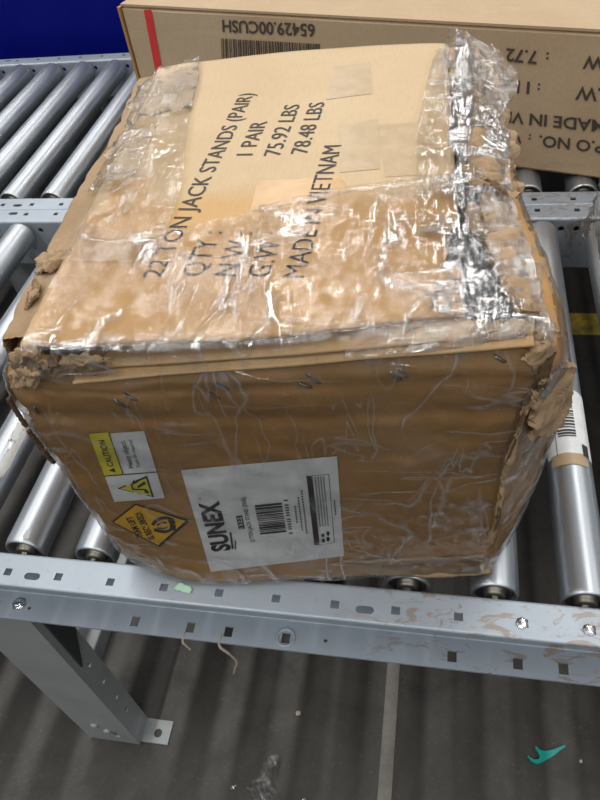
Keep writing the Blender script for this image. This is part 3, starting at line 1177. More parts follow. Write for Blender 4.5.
poly_decal('lift_pictogram', H, [[(0.44, 0.18), (0.70, 0.16), (0.70, 0.18), (0.44, 0.20)], [(0.44, 0.25), (0.60, 0.29), (0.60, 0.31), (0.44, 0.27)], [(0.44, 0.19), (0.47, 0.19), (0.47, 0.26), (0.44, 0.26)],
                               [(0.56, 0.20), (0.74, 0.26), (0.72, 0.30), (0.55, 0.23)], [(0.66, 0.12), (0.73, 0.10), (0.73, 0.16), (0.66, 0.18)], [(0.50, 0.30), (0.54, 0.28), (0.56, 0.31), (0.52, 0.33)]], 'ink', caut, 0.0024)

# diamond sticker, corners left, bottom, right, top
DM = [(112, 520.8), (160, 546.2), (190.2, 519.6), (135.3, 502.6)]
H = homography(DM)
edge_p = [[(x, y), (x + 0.25, y), (x + 0.25, y + 0.25), (x, y + 0.25)] for x in np.arange(0, 0.99, 0.25) for y in np.arange(0, 0.99, 0.25)]
tl = poly_decal('team_lift_label', H, edge_p, 'ink', box, 0.0012)
tl['label'] = 'amber diamond sticker asking for a team lift'
poly_decal('diamond_field', H, [[(0.04 + 0.92 * x, 0.04 + 0.92 * y) for x, y in pl] for pl in edge_p], 'amber', tl, 0.0016)
DH = [(137, 537), (158, 535), (150, 508), (122, 514)]      # upright frame inside the diamond
H2 = homography([(132.5, 538.8), (176, 536), (162, 505), (121, 509)])
text_in('team_lift_text', 'TEAM LIFT', homography([(143.8, 535), (132, 514), (126.3, 516.5), (138, 537)]), 0, 0, 1, 1, 'ink', tl, 0.0020, bold=0.03)
text_in('team_lift_text', 'IS REQUIRED!', homography([(155.5, 536.5), (141.3, 509.8), (135.2, 512.3), (149.3, 539)]), 0, 0, 1, 1, 'ink', tl, 0.0020, bold=0.03)
# clasped-hands pictogram
hand = []
for path, th in ((((153, 523.5), (156.5, 519), (162, 516.6), (168, 516.2), (173, 518.5)), 3.4), (((154.5, 528), (160, 529.6), (166, 530.4), (171.5, 528.5)), 3.0),
                 (((171, 517.5), (173.6, 523), (173, 529)), 6.0), (((157.5, 523.6), (162, 521.2), (167, 521)), 1.6), (((158, 526.4), (163, 527), (168, 526)), 1.4)):
    for (xa, ya_), (xb, yb3) in zip(path[:-1], path[1:]):
        L_ = math.hypot(xb - xa, yb3 - ya_)
        nx_, ny_ = -(yb3 - ya_) / L_ * th / 2, (xb - xa) / L_ * th / 2
        hand.append([(xa + nx_, ya_ + ny_), (xb + nx_, yb3 + ny_), (xb - nx_, yb3 - ny_), (xa - nx_, ya_ - ny_)])
H2 = lambda x, y: (x, y)
poly_decal('hands_pictogram', H2, hand, 'ink', tl, 0.0020)

# ---- staples: pairs of slanted wires along the top of the front
stp = [(33, 406, 41, 414), (26, 412, 36, 421), (121, 391, 139, 401), (112, 398, 132, 409), (212, 380, 231, 391), (204, 389, 222, 399), (304, 372, 322, 384), (296, 381, 314, 388),
       (398, 367, 410, 378), (388, 371, 404, 381), (492, 353, 507, 363), (52, 402, 62, 408)][:-1]
for u0, v0, u1, v1 in stp:
    T = MB()
    a, b_ = on_box(u0, v0, 0.0008), on_box(u1, v1, 0.0008)
    mid = [a.lerp(b_, t) for t in np.linspace(0, 1, 5)]
    mid[0] = a + (a - on_box(u0, v0, 0.004))
    mid[-1] = b_ + (b_ - on_box(u1, v1, 0.004))
    T.tube([mid[0]] + [q + Vector((0, -0.0004, 0)) for q in mid[1:-1]] + [mid[-1]], 0.0013, 6)
    T.build('staple', 'staple', box)

# ---- front flap: two stacked board edges showing under the top panel
def flap_rows(pts, depth, rise):
    f0 = [pz(*p) for p in pts]
    lip = [p + Vector((0, 0.0015, -0.005)) for p in f0]
    return [lip, f0, [p + Vector((0, depth * 0.5, rise * 0.6)) for p in f0], [p + Vector((0, depth, rise)) for p in f0]]


sheet('front_flap', flap_rows(((72, 381, .3130), (160, 373, .3145), (280, 364, .3200), (360, 357, .3232), (450, 350, .3280), (536, 343, .3310)), 0.045, 0.004), 'kraft_flap', box, 70, 20, 0.0010, 16, 0.003, 0.008, 1.0)
sheet('front_flap', flap_rows(((96, 366, .3190), (160, 362, .3195), (280, 354, .3250), (360, 347, .3280), (450, 339, .3315), (528, 333, .3335)), 0.036, 0.001), 'kraft_flap', box, 70, 20, 0.0010, 16, 0.003, 0.02, 2.0)

# ---- top panel with the lettering
ZT = 0.3410
PC = [Vector((.1629, -.0059, ZT)), Vector((.345, .010, ZT)), Vector((.4873, .0404, ZT)), Vector((.470, .30, ZT)), Vector((.4662, .5226, ZT)), Vector((.30, .520, ZT)), Vector((.1151, .4954, ZT)), Vector((.138, .25, ZT))]


def panel_pt(u, v):
    f0 = catmull([PC[0], PC[1], PC[2]], u)
    f1 = catmull([PC[6], PC[5], PC[4]], u)
    p = f0.lerp(f1, v)
    e = min(u, 1 - u, v, 1 - v)
    # edges droop a little, the middle lies flat
    p.z += -0.004 * math.exp(-(min(u, 1 - u) / 0.05) ** 1.0) * (1 if u < .5 else 0.6) * min(1, v * 3)
    return p


pv, pf = [], []
NU, NV = 60, 70
for j in range(NV + 1):
    for i in range(NU + 1):
        u, v_ = i / NU, j / NV
        if j == 0:
            v_ += 0.006 * abs(fbm((i * 0.22, 0, 0), 1.0)) * (1 if i > 20 else 0.2)
        p = panel_pt(u, v_)
        p.z += 0.0012 * fbm(p, 8, 2) - 0.001
        pv.append(p)
W = NU + 1
pf = [(j * W + i, j * W + i + 1, (j + 1) * W + i + 1, (j + 1) * W + i) for j in range(NV) for i in range(NU)]
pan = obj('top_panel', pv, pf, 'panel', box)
md = pan.modifiers.new('thickness', 'SOLIDIFY')
md.thickness = 0.0045
md.offset = -1
PBVH = BVHTree.FromPolygons([tuple(v) for v in pv], pf)


def on_panel(x, y, lift):
    h = PBVH.ray_cast(Vector((x, y, 1.0)), Vector((0, 0, -1)))
    return Vector((x, y, (h[0].z if h[0] else ZT) + lift))


E1, E2 = Vector((.995, .10)), Vector((-.10, .995))
TD = Vector((.021, .9998)).normalized()
TU = Vector((-TD.y, TD.x))


def top_text(s, s1, s2, length, cap=0.0165, bold=0.0):
    q, fs, asp = text_mesh(s, bold)
    o = Vector((.1629, -.0059)) + E1 * s1 + E2 * s2
    V = [on_panel(*(o + TD * (a * length) + TU * (b_ * cap)), 0.0007) for a, b_ in q]
    obj('printed_text', V, fs, 'ink', pan, smooth=False)


top_text('22 TON JACK STANDS (PAIR)', .0955, .0700, .333)
top_text('QTY :', .1295, .0690, .062, .0185)
top_text('1 PAIR', .1490, .2600, .070)
top_text('N.W :', .1565, .0670, .060, .0185)
top_text('75.92 LBS', .1765, .2550, .109)
top_text('G.W :', .1835, .0640, .060, .0185)
top_text('78.48 LBS', .2030, .2550, .109)
top_text('MADE IN VIETNAM', .2110, .0610, .206, .0170)


def panel_patch(name, px, material, parent=None, lift=0.0004, nx=10, ny=10):
    H_ = homography(px)
    vs = []
    for j in range(ny + 1):
        for i in range(nx + 1):
            q = pz(*H_(i / nx, j / ny), ZT)
            vs.append(on_panel(q.x, q.y, lift))
    W_ = nx + 1
    fs = [(j * W_ + i, j * W_ + i + 1, (j + 1) * W_ + i + 1, (j + 1) * W_ + i) for j in range(ny) for i in range(nx)]
    return obj(name, vs, fs, material, pan)


for px, mt in (([(250, 211), (352, 190), (340, 176), (257, 181)], 'tape'),
               ([(103, 213), (140, 212), (153, 176), (112, 178)], 'tape'),
               ([(326, 99), (372, 93), (370, 62), (334, 66)], 'tape_pale'),
               ([(385, 176), (440, 172), (436, 120), (378, 124)], 'tape_pale'),
               ([(340, 172), (380, 168), (378, 118), (338, 126)], 'tape_pale')):
    panel_patch('packing_tape', px, mt)

# ---- black steel contents showing in the torn right side
for k, (rows, seed) in enumerate((
        ([[pz(452, 270, .334), pz(468, 300, .336), pz(486, 322, .334)], [pz(448, 245, .340), pz(474, 274, .338), pz(508, 318, .334)], [pz(452, 226, .340), pz(482, 252, .338), pz(516, 306, .333)]], 1.0),
        ([[pz(455, 205, .325), pz(482, 208, .322)], [pz(456, 150, .325), pz(480, 150, .322)], [pz(458, 100, .325), pz(476, 100, .322)]], 2.0),
        ([[pz(466, 316, .336), pz(520, 322, .333)], [pz(462, 296, .336), pz(505, 305, .334)]], 3.0))):
    sheet('steel_contents', rows, 'black_steel', box, 24, 24, 0.006, 60, 0.004, 0.05, seed, label='black painted steel inside the torn box')

# ---- crushed and torn cardboard round the mouth
sheet('crushed_flap', [[pz(556, 345, .314), pz(535, 328, .330), pz(514, 316, .334)], [pz(549, 300, .313), pz(520, 285, .334), pz(498, 284, .332)], [pz(533, 245, .311), pz(508, 240, .332), pz(484, 248, .333)],
                       [pz(516, 212, .311), pz(498, 213, .331), pz(480, 220, .334)], [pz(510, 186, .309), pz(495, 190, .327), pz(480, 195, .328)]],
      'kraft_torn', box, 30, 50, 0.0030, 120, 0.003, 0.07, 4.0, crumple=True, label='crushed side flap of torn kraft board')
sheet('crushed_flap', [[pz(513, 200, .306), pz(492, 198, .327), pz(468, 198, .332)], [pz(509, 160, .306), pz(484, 160, .330), pz(457, 165, .336)], [pz(500, 110, .307), pz(476, 110, .331), pz(450, 110, .338)], [pz(487, 62, .309), pz(466, 62, .331), pz(446, 66, .338)]],
      'kraft_torn', box, 26, 60, 0.0040, 130, 0.003, 0.06, 5.0, crumple=True, label='crushed side flap of torn kraft board')
sheet('torn_strip', [[pz(470, 180, .336), pz(492, 186, .338), pz(514, 203, .326)], [pz(474, 172, .344), pz(496, 180, .344), pz(516, 199, .332)], [pz(480, 176, .337), pz(500, 188, .336), pz(515, 207, .324)]],
      'kraft_torn', box, 40, 20, 0.0022, 110, 0.0014, 0.2, 6.0, crumple=True, label='curled strip of torn kraft paper')
sheet('torn_strip', [[pz(468, 232, .337), pz(492, 238, .335)], [pz(466, 212, .340), pz(488, 222, .338)], [pz(470, 196, .338), pz(484, 204, .336)]],
      'kraft_torn', box, 26, 26, 0.0025, 100, 0.0014, 0.2, 6.6, crumple=True)
# right front corner: raised torn tongue and the hole behind it
sheet('torn_corner', [[py(532, 440, .012), py(549, 438, .030), py(566, 428, .068)], [py(538, 405, .010), py(556, 402, .030), py(574, 398, .066)], [py(545, 384, .010), py(560, 378, .030), py(578, 378, .064)], [py(551, 374, .012), py(562, 368, .03), py(576, 366, .060)]],
      'kraft_torn', box, 30, 44, 0.002, 140, 0.003, 0.08, 8.0, crumple=True, jag_sides=(0, 0, 1, 1), label='torn tongue of board at the front corner')
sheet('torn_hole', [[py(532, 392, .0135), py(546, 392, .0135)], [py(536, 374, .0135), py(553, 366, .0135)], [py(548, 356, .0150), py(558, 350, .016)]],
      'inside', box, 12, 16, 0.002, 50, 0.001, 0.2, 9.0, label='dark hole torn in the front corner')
sheet('torn_corner', [[py(524, 362, .012), py(534, 372, .012), py(540, 384, .012)], [pz(533, 340, .331), pz(547, 344, .330), pz(552, 358, .317)], [pz(538, 318, .331), pz(552, 326, .325), pz(560, 342, .312)]],
      'kraft_torn', box, 26, 30, 0.002, 150, 0.002, 0.08, 10.0, crumple=True)
# vertical split down the front right edge
sheet('split_edge', [[py(u - 3.4, v, .0150), py(u, v, .0115), py(u + 3.4, v, .0150)] for u, v in ((489, 545), (497, 516), (503, 482), (514, 446), (526, 408), (534, 394))],
      'kraft_torn', box, 12, 70, 0.0014, 110, 0.0012, 0.25, 11.0, crumple=True, label='frayed split along the front edge')
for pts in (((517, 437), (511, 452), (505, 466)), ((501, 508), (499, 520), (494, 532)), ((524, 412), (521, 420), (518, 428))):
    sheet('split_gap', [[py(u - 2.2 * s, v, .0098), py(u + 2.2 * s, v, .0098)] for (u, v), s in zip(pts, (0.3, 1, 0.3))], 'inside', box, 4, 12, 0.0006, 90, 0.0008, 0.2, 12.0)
# left shoulder, rolled over and torn
def left_pt(y, z, inward=0.0, lift=0.0014):
    c = min((q for q in loop_at(z) if q.x < 0.2), key=lambda q: abs(q.y - y))
    p = Vector((c.x, y, z))
    return Vector((c.x - body_disp(p) - lift + inward, y, z))


lrows = []
for y in (0.012, 0.06, 0.12, 0.18, 0.24, 0.30, 0.36, 0.42, 0.47, 0.50):
    lrows.append([left_pt(y, 0.262), left_pt(y, 0.290), left_pt(y, 0.312), left_pt(y, 0.3215, 0, 0.0022) + Vector((0, 0, 0.003)), left_pt(y, 0.322, 0.012, 0) + Vector((0, 0, 0.006)), left_pt(y, 0.322, 0.032, 0) + Vector((0, 0, 0.0125))])
sheet('crushed_flap', lrows, 'kraft_torn', box, 40, 120, 0.0010, 90, 0.0012, 0.03, 14.0, crumple=True, jag_sides=(1, 0, 1, 1), label='rolled-over side flap of worn kraft board')
for k, (rows, am) in enumerate((
        ([[pz(30, 272, .330), pz(48, 268, .338), pz(66, 262, .338)], [pz(32, 258, .334), pz(50, 255, .342), pz(70, 254, .341)], [pz(40, 248, .330), pz(56, 246, .339), pz(71, 247, .339)]], 0.005),
        ([[pz(22, 308, .330), pz(32, 298, .336)], [pz(24, 298, .333), pz(36, 284, .338)], [pz(28, 290, .331), pz(34, 276, .335)]], 0.003),
        ([[py(2, 385, -.016), py(24, 388, -.018), py(46, 378, -.014)], [pz(2, 366, .316), pz(20, 362, .331), pz(50, 366, .326)], [pz(4, 352, .318), pz(22, 350, .336), pz(44, 356, .332)], [pz(10, 346, .320), pz(26, 344, .334), pz(40, 348, .332)]], 0.006),
        ([[py(10, 393, -.016), py(26, 390, -.019), py(40, 384, -.018)], [py(8, 383, -.018), py(24, 380, -.024), py(44, 375, -.018)], [py(4, 374, -.014), py(22, 368, -.018), py(36, 368, -.014)]], 0.005),
        ([[py(50, 380, -.012), py(76, 378, -.012), py(104, 372, -.010)], [pz(54, 366, .328), pz(78, 364, .332), pz(110, 362, .330)], [pz(60, 354, .332), pz(82, 353, .335), pz(112, 356, .332)]], 0.0035))):
    sheet('torn_flap', rows, 'kraft_torn', box, 40, 40, am * 0.6, 190, 0.0014, 0.12, 20.0 + 3.3 * k, crumple=True)
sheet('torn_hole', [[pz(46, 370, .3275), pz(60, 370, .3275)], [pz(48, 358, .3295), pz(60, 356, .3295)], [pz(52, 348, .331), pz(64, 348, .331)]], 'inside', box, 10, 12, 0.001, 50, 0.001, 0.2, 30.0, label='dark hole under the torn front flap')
# corrugated raw edge down the left front corner
for a, b_ in zip(((8, 398), (28, 430), (44, 452)), ((26, 426), (42, 449), (54, 463))):
    T = MB()
    T.tube([py(a[0] + (b_[0] - a[0]) * t + 0.6 * math.sin(40 * t), a[1] + (b_[1] - a[1]) * t, -.0105) for t in np.linspace(0, 1, 24)], 0.0022, 5)
    T.build('raw_edge', 'inside', box)
# bottom flap lip at the front right, pale and bent
sheet('bottom_flap', [[pz(338, 569, .010), pz(390, 574, .007), pz(450, 575.5, .007), pz(493, 571, .009)], [pz(338, 562, .022), pz(390, 564, .024), pz(450, 562, .025), pz(490, 560, .024)], [py(340, 560, .004), py(390, 558, .010), py(450, 556, .0165), py(486, 552, .0195)]],
      'kraft_torn', box, 50, 12, 0.0018, 40, 0.003, 0.03, 31.0, label='bent pale lip of the bottom flap')


# ---- stretch film
def crk_side(p):
    c = 0.32 + 0.35 * max(0.0, fbm(p, 7, 3) + 0.15)
    if p.y < 0.05:                                   # front: creased bands at the right, at the foot and along the top
        c += 0.35 * math.exp(-((p.z - 0.318) / 0.022) ** 2) + 0.35 * math.exp(-((p.z - 0.015) / 0.02) ** 2)
        c += 0.25 * math.exp(-((p.x - 0.46) / 0.06) ** 2) * math.exp(-((p.z - 0.13) / 0.05) ** 2)
    return min(1.0, c)


def film_disp(p):
    d = body_disp(p) * 0.7
    q = Vector((p.x * 1.0, p.y, p.z * 2.4 + p.x * 0.9))
    d += 0.0016 * (0.5 - abs(fbm(q, 16, 3))) + 0.0010 * abs(fbm(p + Vector((1, 7, 3)), 34, 3))
    return d


zf_ = list(np.concatenate([np.linspace(0.0075, 0.30, 84), np.linspace(0.303, 0.322, 8)]))
fv, ff, fn = shell(zf_, 0.0034, film_disp)
film = obj('film_wrap', fv, ff, 'film', box, label='clear stretch film wound round the sides')
a = film.data.attributes.new('crinkle', 'FLOAT', 'POINT')
for k, p in enumerate(fv):
    a.data[k].value = crk_side(p)


def crk_top(p):
    q = p.xy - Vector((.1629, -.0059))
    s, d = q.dot(E1), q.dot(E2)
    c = 0.12
    c += 0.85 / (1 + math.exp((d - 0.165 - 0.05 * fbm(p, 9, 2)) / 0.016)) * (0.55 + 0.45 * min(1, abs(fbm(p, 10, 2)) * 3))
    c += 0.75 / (1 + math.exp((s - 0.045 + 0.0 * d) / 0.012)) * (0.4 + 0.6 * min(1, abs(fbm(p + Vector((2, 2, 2)), 11, 2)) * 3))
    c += 0.9 / (1 + math.exp(-(s - 0.305) / 0.014))
    return min(1.0, c)


def film_rows(rows):
    return [[pz(u, v, z) for u, v, z in r] for r in rows]


sheet('film_wrap', film_rows([
    [(20, 380, .316), (150, 374, .320), (300, 362, .325), (440, 350, .329), (552, 344, .324)],
    [(14, 362, .329), (150, 358, .336), (300, 348, .338), (440, 334, .339), (556, 330, .333)],
    [(22, 342, .3445), (150, 342, .3445), (300, 332, .3445), (440, 312, .3445), (548, 314, .338)],
    [(46, 292, .3445), (150, 292, .3445), (300, 285, .3445), (440, 275, .3445), (538, 276, .337)],
    [(66, 255, .3440), (150, 250, .3445), (290, 240, .3445), (440, 225, .3450), (526, 236, .336)],
    [(84, 222, .3435), (150, 232, .3450), (262, 208, .3455), (440, 172, .3470), (514, 200, .335)]]),
    'film', box, 150, 90, 0.0009, 30, 0.0, 0.01, 40.0, crinkle=crk_top, jag_sides=(0, 0, 1, 0), label='clear stretch film over the front of the top')
sheet('film_wrap', film_rows([
    [(60, 262, .342), (100, 262, .3450), (150, 262, .3445)],
    [(92, 202, .340), (130, 200, .3450), (178, 198, .3445)],
    [(122, 140, .340), (152, 136, .3450), (188, 132, .3445)],
    [(140, 84, .338), (166, 74, .3450), (199, 62, .3445)]]),
    'film', box, 50, 110, 0.0016, 30, 0.0, 0.01, 43.0, crinkle=crk_top, jag_sides=(1, 0, 1, 0), label='clear stretch film over the left of the top')
sheet('film_wrap', film_rows([
    [(422, 240, .3445), (460, 240, .3445), (522, 240, .334)],
    [(416, 180, .3445), (460, 178, .3460), (511, 180, .334)],
    [(418, 120, .3445), (460, 115, .3470), (504, 115, .334)],
    [(436, 48, .3445), (460, 42, .3460), (488, 62, .334)]]),
    'film', box, 60, 110, 0.0022, 34, 0.0, 0.01, 46.0, crinkle=crk_top, jag_sides=(1, 0, 1, 1), label='clear stretch film over the right of the top')

# bunched film at the back right corner, the back left edge and along the foot
loose = (
    ([[pz(449, 27, .358), pz(470, 32, .362), pz(492, 52, .355), pz(508, 72, .345)], [pz(445, 36, .350), pz(466, 46, .356), pz(486, 66, .352), pz(512, 96, .342)], [pz(440, 60, .346), pz(460, 78, .350), pz(478, 98, .348), pz(500, 125, .336)]], .006, 60),
    ([[pz(468, 34, .350), pz(490, 42, .352), pz(512, 66, .348)], [pz(476, 58, .344), pz(498, 70, .346), pz(520, 84, .338)], [pz(484, 92, .340), pz(500, 100, .338), pz(508, 108, .330)]], .007, 60),
    ([[pz(458, 28, .352), pz(452, 80, .350), pz(448, 150, .347)], [pz(466, 40, .358), pz(462, 95, .355), pz(458, 160, .349)], [pz(474, 50, .352), pz(474, 100, .346), pz(468, 170, .343)]], .006, 70),
    ([[pz(480, 95, .342), pz(496, 120, .338), pz(512, 128, .330)], [pz(470, 130, .344), pz(492, 150, .340), pz(508, 165, .322)], [pz(468, 165, .343), pz(488, 180, .338), pz(506, 192, .324)]], .005, 60),
    ([[pz(136, 86, .338), pz(152, 72, .349), pz(178, 62, .348), pz(200, 53, .346)], [pz(130, 100, .340), pz(152, 88, .350), pz(176, 82, .349), pz(200, 78, .346)], [pz(122, 128, .338), pz(140, 120, .349), pz(164, 112, .348), pz(192, 108, .345)]], .007, 55),
    ([[pz(112, 140, .336), pz(132, 128, .348), pz(160, 122, .347)], [pz(100, 165, .336), pz(118, 155, .348), pz(148, 146, .346)], [pz(84, 192, .336), pz(104, 182, .347), pz(136, 176, .345)]], .006, 55),
    ([[pz(446, 232, .348), pz(470, 250, .346), pz(520, 312, .340)], [pz(440, 262, .350), pz(462, 286, .350), pz(505, 326, .342)], [pz(428, 306, .350), pz(448, 318, .350), pz(490, 334, .344)]], .008, 65),
    ([[pz(255, 206, .3462), pz(340, 188, .348), pz(458, 172, .350)], [pz(255, 209, .3480), pz(340, 191, .3500), pz(458, 175, .3520)], [pz(256, 213, .3465), pz(340, 195, .3485), pz(458, 180, .350)]], .0015, 60),
    ([[py(340, 360, -.002), py(430, 352, .004), py(530, 340, .012)], [pz(345, 348, .336), pz(430, 338, .338), pz(535, 328, .336)], [pz(380, 334, .345), pz(440, 322, .346), pz(528, 316, .340)]], .006, 60),
)
for k, (rows, am, fq) in enumerate(loose):
    sheet('loose_film', rows, 'film_loose', box, 46, 46, am, fq, 0.0, 0.10, 70.0 + 2.7 * k, crinkle=0.9)

# ================================================================== LONG BOX ON THE FAR CONVEYOR
A0 = pz(515, 168.5, ZR)
B0 = pz(600, 179.5, ZR)
dirx = (B0 - A0).normalized()
nrm = Vector((dirx.y, -dirx.x, 0))                  # towards the camera
back = -nrm
LX0, LX1, LD, LH = -0.795, 0.62, 0.46, 0.232
fb_org = A0 + dirx * ((LX0 + LX1) / 2) + back * (LD / 2)
far_box = root('cardboard_box', tuple(fb_org), 'long plain kraft box with upside-down lettering and red stripe on the far conveyor', 'box')


def fp(s, d, z):
    return A0 + dirx * s + back * d + Vector((0, 0, z))


bm = bmesh.new()
bmesh.ops.create_cube(bm, size=1)
bmesh.ops.subdivide_edges(bm, edges=list(bm.edges), cuts=1)
for q in bm.verts:
    q.co = Vector((LX0 + (q.co.x + .5) * (LX1 - LX0), (q.co.y + .5) * LD, (q.co.z + .5) * LH))
bmesh.ops.bevel(bm, geom=[e for e in bm.edges if e.is_boundary or e.calc_face_angle(0) > 0.5], offset=0.005, segments=3, affect='EDGES')
bmesh.ops.triangulate(bm, faces=list(bm.faces))
bmesh.ops.subdivide_edges(bm, edges=[e for e in bm.edges if e.calc_length() > 0.05], cuts=5, use_grid_fill=True)
vs = []
bm.verts.index_update()
for q in bm.verts:
    c = q.co
    n = fbm(c, 12, 3) * 0.0012
    vs.append(fp(c.x, c.y + (n if c.y < .01 else 0), c.z + (n if c.z > LH - .01 else 0)))
fs = [tuple(x.index for x in f.verts) for f in bm.faces]
bm.free()
obj('body', vs, fs, 'kraft_far', far_box, smooth=False)
# closing flap seam, its board edge at the left end, and tape
mb = MB()
for d0, d1 in ((0.002, LD / 2 - 0.002), (LD / 2 + 0.002, LD - 0.002)):
    t = MB()
    pts = [fp(LX0 + 0.002, d0, LH + 0.0005), fp(LX1 - 0.002, d0, LH + 0.0005), fp(LX1 - 0.002, d1, LH + 0.0005), fp(LX0 + 0.002, d1, LH + 0.0005)]
    t.add(pts + [p + Vector((0, 0, 0.004)) for p in pts], [(0, 1, 2, 3), (4, 7, 6, 5), (0, 4, 5, 1), (1, 5, 6, 2), (2, 6, 7, 3), (3, 7, 4, 0)])
    t.build('top_flap', 'kraft_far', far_box, smooth=False)
t = MB()
pts = [fp(LX0 - 0.0005, LD / 2 - 0.03, LH + 0.005), fp(LX1, LD / 2 - 0.03, LH + 0.005), fp(LX1, LD / 2 + 0.03, LH + 0.005), fp(LX0 - 0.0005, LD / 2 + 0.03, LH + 0.005)]
t.add(pts + [p + Vector((0, 0, 0.0004)) for p in pts], [(0, 1, 2, 3), (4, 7, 6, 5), (0, 4, 5, 1), (1, 5, 6, 2), (2, 6, 7, 3), (3, 7, 4, 0)])
t.build('packing_tape', 'tape_pale', far_box, smooth=False)
t = MB()
pts = [fp(LX0 - 0.006, -0.001, 0.003), fp(LX0 + 0.001, -0.003, 0.003), fp(LX0 + 0.001, LD, 0.003), fp(LX0 - 0.006, LD, 0.003)]
t.add(pts + [p + Vector((0, 0, LH - 0.004)) for p in pts], [(0, 1, 2, 3), (4, 7, 6, 5), (0, 4, 5, 1), (1, 5, 6, 2), (2, 6, 7, 3), (3, 7, 4, 0)])
t.build('end_panel', 'kraft', far_box, smooth=False)


def on_far(u, v, lift):
    d = Vector(ray(u, v))
    c = Vector(CAM)
    P = A0 + nrm * (lift + 0.0012)
    return c + d * ((P - c).dot(nrm) / d.dot(nrm))


def far_text(s, start, end, h0, h1, bold=0.02):
    """upside-down print: baseline runs start -> end in photo pixels, h = cap height downwards there"""
    quad = [start, end, (end[0] + h1[0], end[1] + h1[1]), (start[0] + h0[0], start[1] + h0[1])]
    text_in('printed_text', s, homography(quad), 0, 0, 1, 1, 'ink_far', far_box, 0.0004, on_far, 0, bold)


far_text('65429.00CUSH', (314.5, 24), (222, 19.8), (0.8, 13), (0.6, 12.2))
far_text('N.W', (621, 58.3), (584, 55.2), (-1.5, 13.5), (-1.5, 13.5))
far_text(':', (549.2, 52.6), (546.6, 52.3), (-1, 10), (-1, 10))
far_text('7.72', (537.5, 51), (506.5, 48.2), (-1.2, 13.2), (-1.2, 13))
far_text('G.W', (616, 89.5), (576.5, 86), (-1.5, 13.6), (-1.5, 13.6))
far_text(':', (540.5, 83.6), (538, 83.3), (-1, 9.6), (-1, 9.6))
far_text('11.4', (530, 81.6), (500, 78.8), (-1, 12.6), (-1, 12.6))
far_text('MADE IN VIETNAM', (606, 120.5), (452, 106), (-0.8, 12.3), (-1, 11))
far_text('P.O NO.', (604, 142), (539.5, 135.2), (-1, 11.6), (-1, 11.2))
far_text(':', (531.2, 134.2), (529, 134), (-1, 8), (-1, 8))
far_text('V2', (522.5, 133), (504, 131), (-1, 10.6), (-1, 10.6))
H = homography([(143.6, 10), (151.2, 9.6), (162.5, 72), (155.5, 72)])
poly_decal('red_stripe', H, [[(0, 0), (1, 0), (1, 1), (0, 1)]], 'red', far_box, 0.0004, on_far)
bars = []
x = 0.0
while x < 0.985:
    wd = random.choice((0.006, 0.010, 0.016))
    bars.append([(x, 0), (x + wd, 0), (x + wd, 1), (x, 1)])
    x += wd + random.choice((0.006, 0.009, 0.012))
H = homography([(221, 38.5), (320, 44), (322, 70), (222, 66)])
poly_decal('printed_barcode', H, bars, 'ink_far', far_box, 0.0004, on_far)

# ================================================================== PARTLY SEEN BOX AT THE RIGHT
sb = root('cardboard_box', (0.86, 0.53, ZR), 'small film-wrapped kraft box cut off by the right edge, on the near conveyor', 'box')
bm = bmesh.new()
bmesh.ops.create_cube(bm, size=1)
for q in bm.verts:
    q.co = Vector((0.712 + (q.co.x + .5) * 0.30, 0.435 + (q.co.y + .5) * 0.21 + (q.co.x + .5) * 0.02, ZR + 0.001 + (q.co.z + .5) * 0.10))
bmesh.ops.bevel(bm, geom=list(bm.edges), offset=0.006, segments=3, affect='EDGES')
mb = MB()
mb.bm(bm)
mb.build('body', 'kraft_torn', sb, smooth=False)
t = MB()
t.box(0.72, 1.005, 0.545, 0.553, ZR + 0.101, ZR + 0.1025)
t.build('top_seam', 'tape', sb, smooth=False)
sheet('film_wrap', [[(.706, .42, ZR + .004), (.703, .53, ZR + .004), (.702, .655, ZR + .004)], [(.704, .42, ZR + .05), (.698, .53, ZR + .05), (.697, .66, ZR + .05)], [(.707, .42, ZR + .10), (.704, .53, ZR + .106), (.702, .66, ZR + .104)]],
      'film_loose', sb, 40, 30, 0.005, 50, 0.0, 0.05, 90.0, crinkle=0.9)
sheet('loose_film', [[(.684, .59, ZR + .006), (.700, .655, ZR + .006)], [(.676, .60, ZR + .025), (.700, .665, ZR + .03)], [(.690, .61, ZR + .04), (.706, .665, ZR + .055)]],
      'film_loose', sb, 30, 30, 0.008, 70, 0.0, 0.1, 93.0, crinkle=1.0)

# ================================================================== LITTER
sheet('paper_scrap', [[pz(173, 590, .0016), pz(190, 594, .0012)], [pz(174, 586, .002), pz(193, 590, .0016)], [pz(180, 582, .0016), pz(192, 587, .0014)]], 'green_paper', None, 16, 12, 0.0012, 90, 0.0008, 0.15, 100.0,
      label='torn mint-green paper scrap stuck on the conveyor flange', cat='paper scrap', origin=tuple(pz(183, 588, 0.001)))
p0 = Vector((0.238, -0.0415, -0.098))


def strand(name, pts, r, mt, label, cat):
    T = MB()
    P = [Vector(p) for p in pts]
    sm = [catmull(P, t) for t in np.linspace(0, 1, 30)]
    T.tube(sm, [r * (0.7 + 0.6 * abs(fbm(p, 60))) for p in sm], 6)
    return T.build(name, mt, None, label=label, cat=cat, origin=tuple(P[0]))


strand('twine', [(.2375, -.030, -.0965), (.2380, -.0425, -.099), (.247, -.044, -.116), (.252, -.044, -.138), (.246, -.044, -.160), (.241, -.044, -.178)], 0.0016, 'twine',
       'frayed tan twine hanging from the lower flange, the longer strand', 'twine')
strand('twine', [(.193, -.032, -.0965), (.1935, -.0425, -.099), (.197, -.044, -.108), (.199, -.044, -.116)], 0.0018, 'twine', 'short tan twine stub hanging from the lower flange', 'twine')
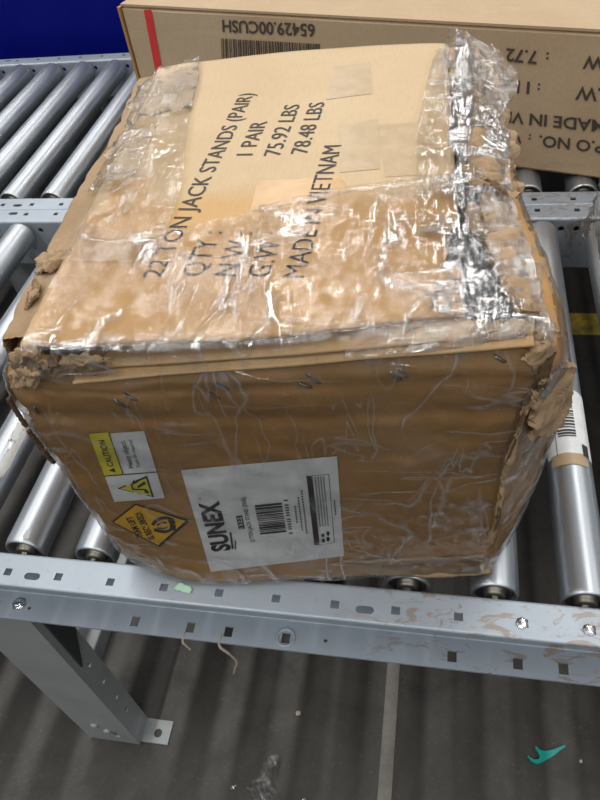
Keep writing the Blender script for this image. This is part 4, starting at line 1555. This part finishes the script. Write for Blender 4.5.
# teal plastic clip on the floor
cl = [(527, 757), (531, 762), (536, 764.5), (541, 763.5), (552, 757.5), (565, 747.5), (564, 746), (553, 750.5), (545, 752), (540, 751), (535.5, 747), (534.5, 748.5), (537.5, 753), (539.5, 757), (538, 760), (534, 760.5), (530, 758.5), (528, 756.5)]
pts2 = [pz(u, v, ZF) for u, v in cl]
vs, fs = curve_mesh([[(p.x, p.y) for p in pts2]], 0.006)
o = obj('plastic_clip', [(v.x, v.y, v.z + ZF + 0.0031) for v in vs], fs, 'teal', None, smooth=False, label='teal forked plastic clip lying on the concrete floor', cat='clip', origin=tuple(pts2[0]))
# crumpled film on the floor
def fl(u, v, h):
    return pz(u, v, ZF + h)


cf = root('film_scrap', tuple(fl(268, 785, 0.0)), 'crumpled scrap of clear film lying on the concrete floor', 'film scrap')
for k, rows in enumerate(([[fl(258, 768, .01), fl(266, 758, .02), fl(279, 754, .012)], [fl(262, 766, .02), fl(270, 762, .03), fl(279, 758, .02)], [fl(258, 778, .006), fl(270, 772, .012), fl(276, 764, .008)]],
                         [[fl(246, 788, .008), fl(256, 776, .025), fl(270, 770, .012)], [fl(250, 798, .02), fl(262, 790, .04), fl(273, 782, .02)], [fl(258, 812, .01), fl(270, 805, .03), fl(282, 800, .012)]],
                         [[fl(272, 800, .01), fl(290, 806, .02), fl(306, 794, .01)], [fl(270, 812, .02), fl(292, 815, .03), fl(310, 808, .02)]])):
    sheet('film_fold', rows, 'film_scrap', cf, 40, 40, 0.012, 60, 0.0, 0.1, 110.0 + 5 * k, crinkle=1.0)
sheet('film_fragment', [[fl(230, 790, .002), fl(236, 788, .006)], [fl(232, 784, .006), fl(238, 786, .003)]], 'film_scrap', None, 14, 14, 0.004, 90, 0.0, 0.1, 130.0, crinkle=1.0,
      label='tiny bright fragment of clear film left of the film scrap', cat='film fragment', origin=tuple(fl(234, 787, 0)))


def chip(u, v, r, label):
    bmc = bmesh.new()
    bmesh.ops.create_icosphere(bmc, subdivisions=2, radius=r)
    c = fl(u, v, r * 0.55)
    for q in bmc.verts:
        q.co = c + Vector((q.co.x, q.co.y, q.co.z * 0.6)) * (1 + 0.5 * fbm(q.co + Vector((u, v, 0)), 1.2 / r, 2))
    m_ = MB()
    m_.bm(bmc)
    m_.build('chip', 'stone', None, smooth=False, label=label, cat='chip', origin=tuple(fl(u, v, 0)))


chip(298, 713, 0.005, 'tan chip of debris on the floor beneath the film-wrapped box')
chip(581, 761, 0.0028, 'tiny pale chip on the floor right of the teal clip')
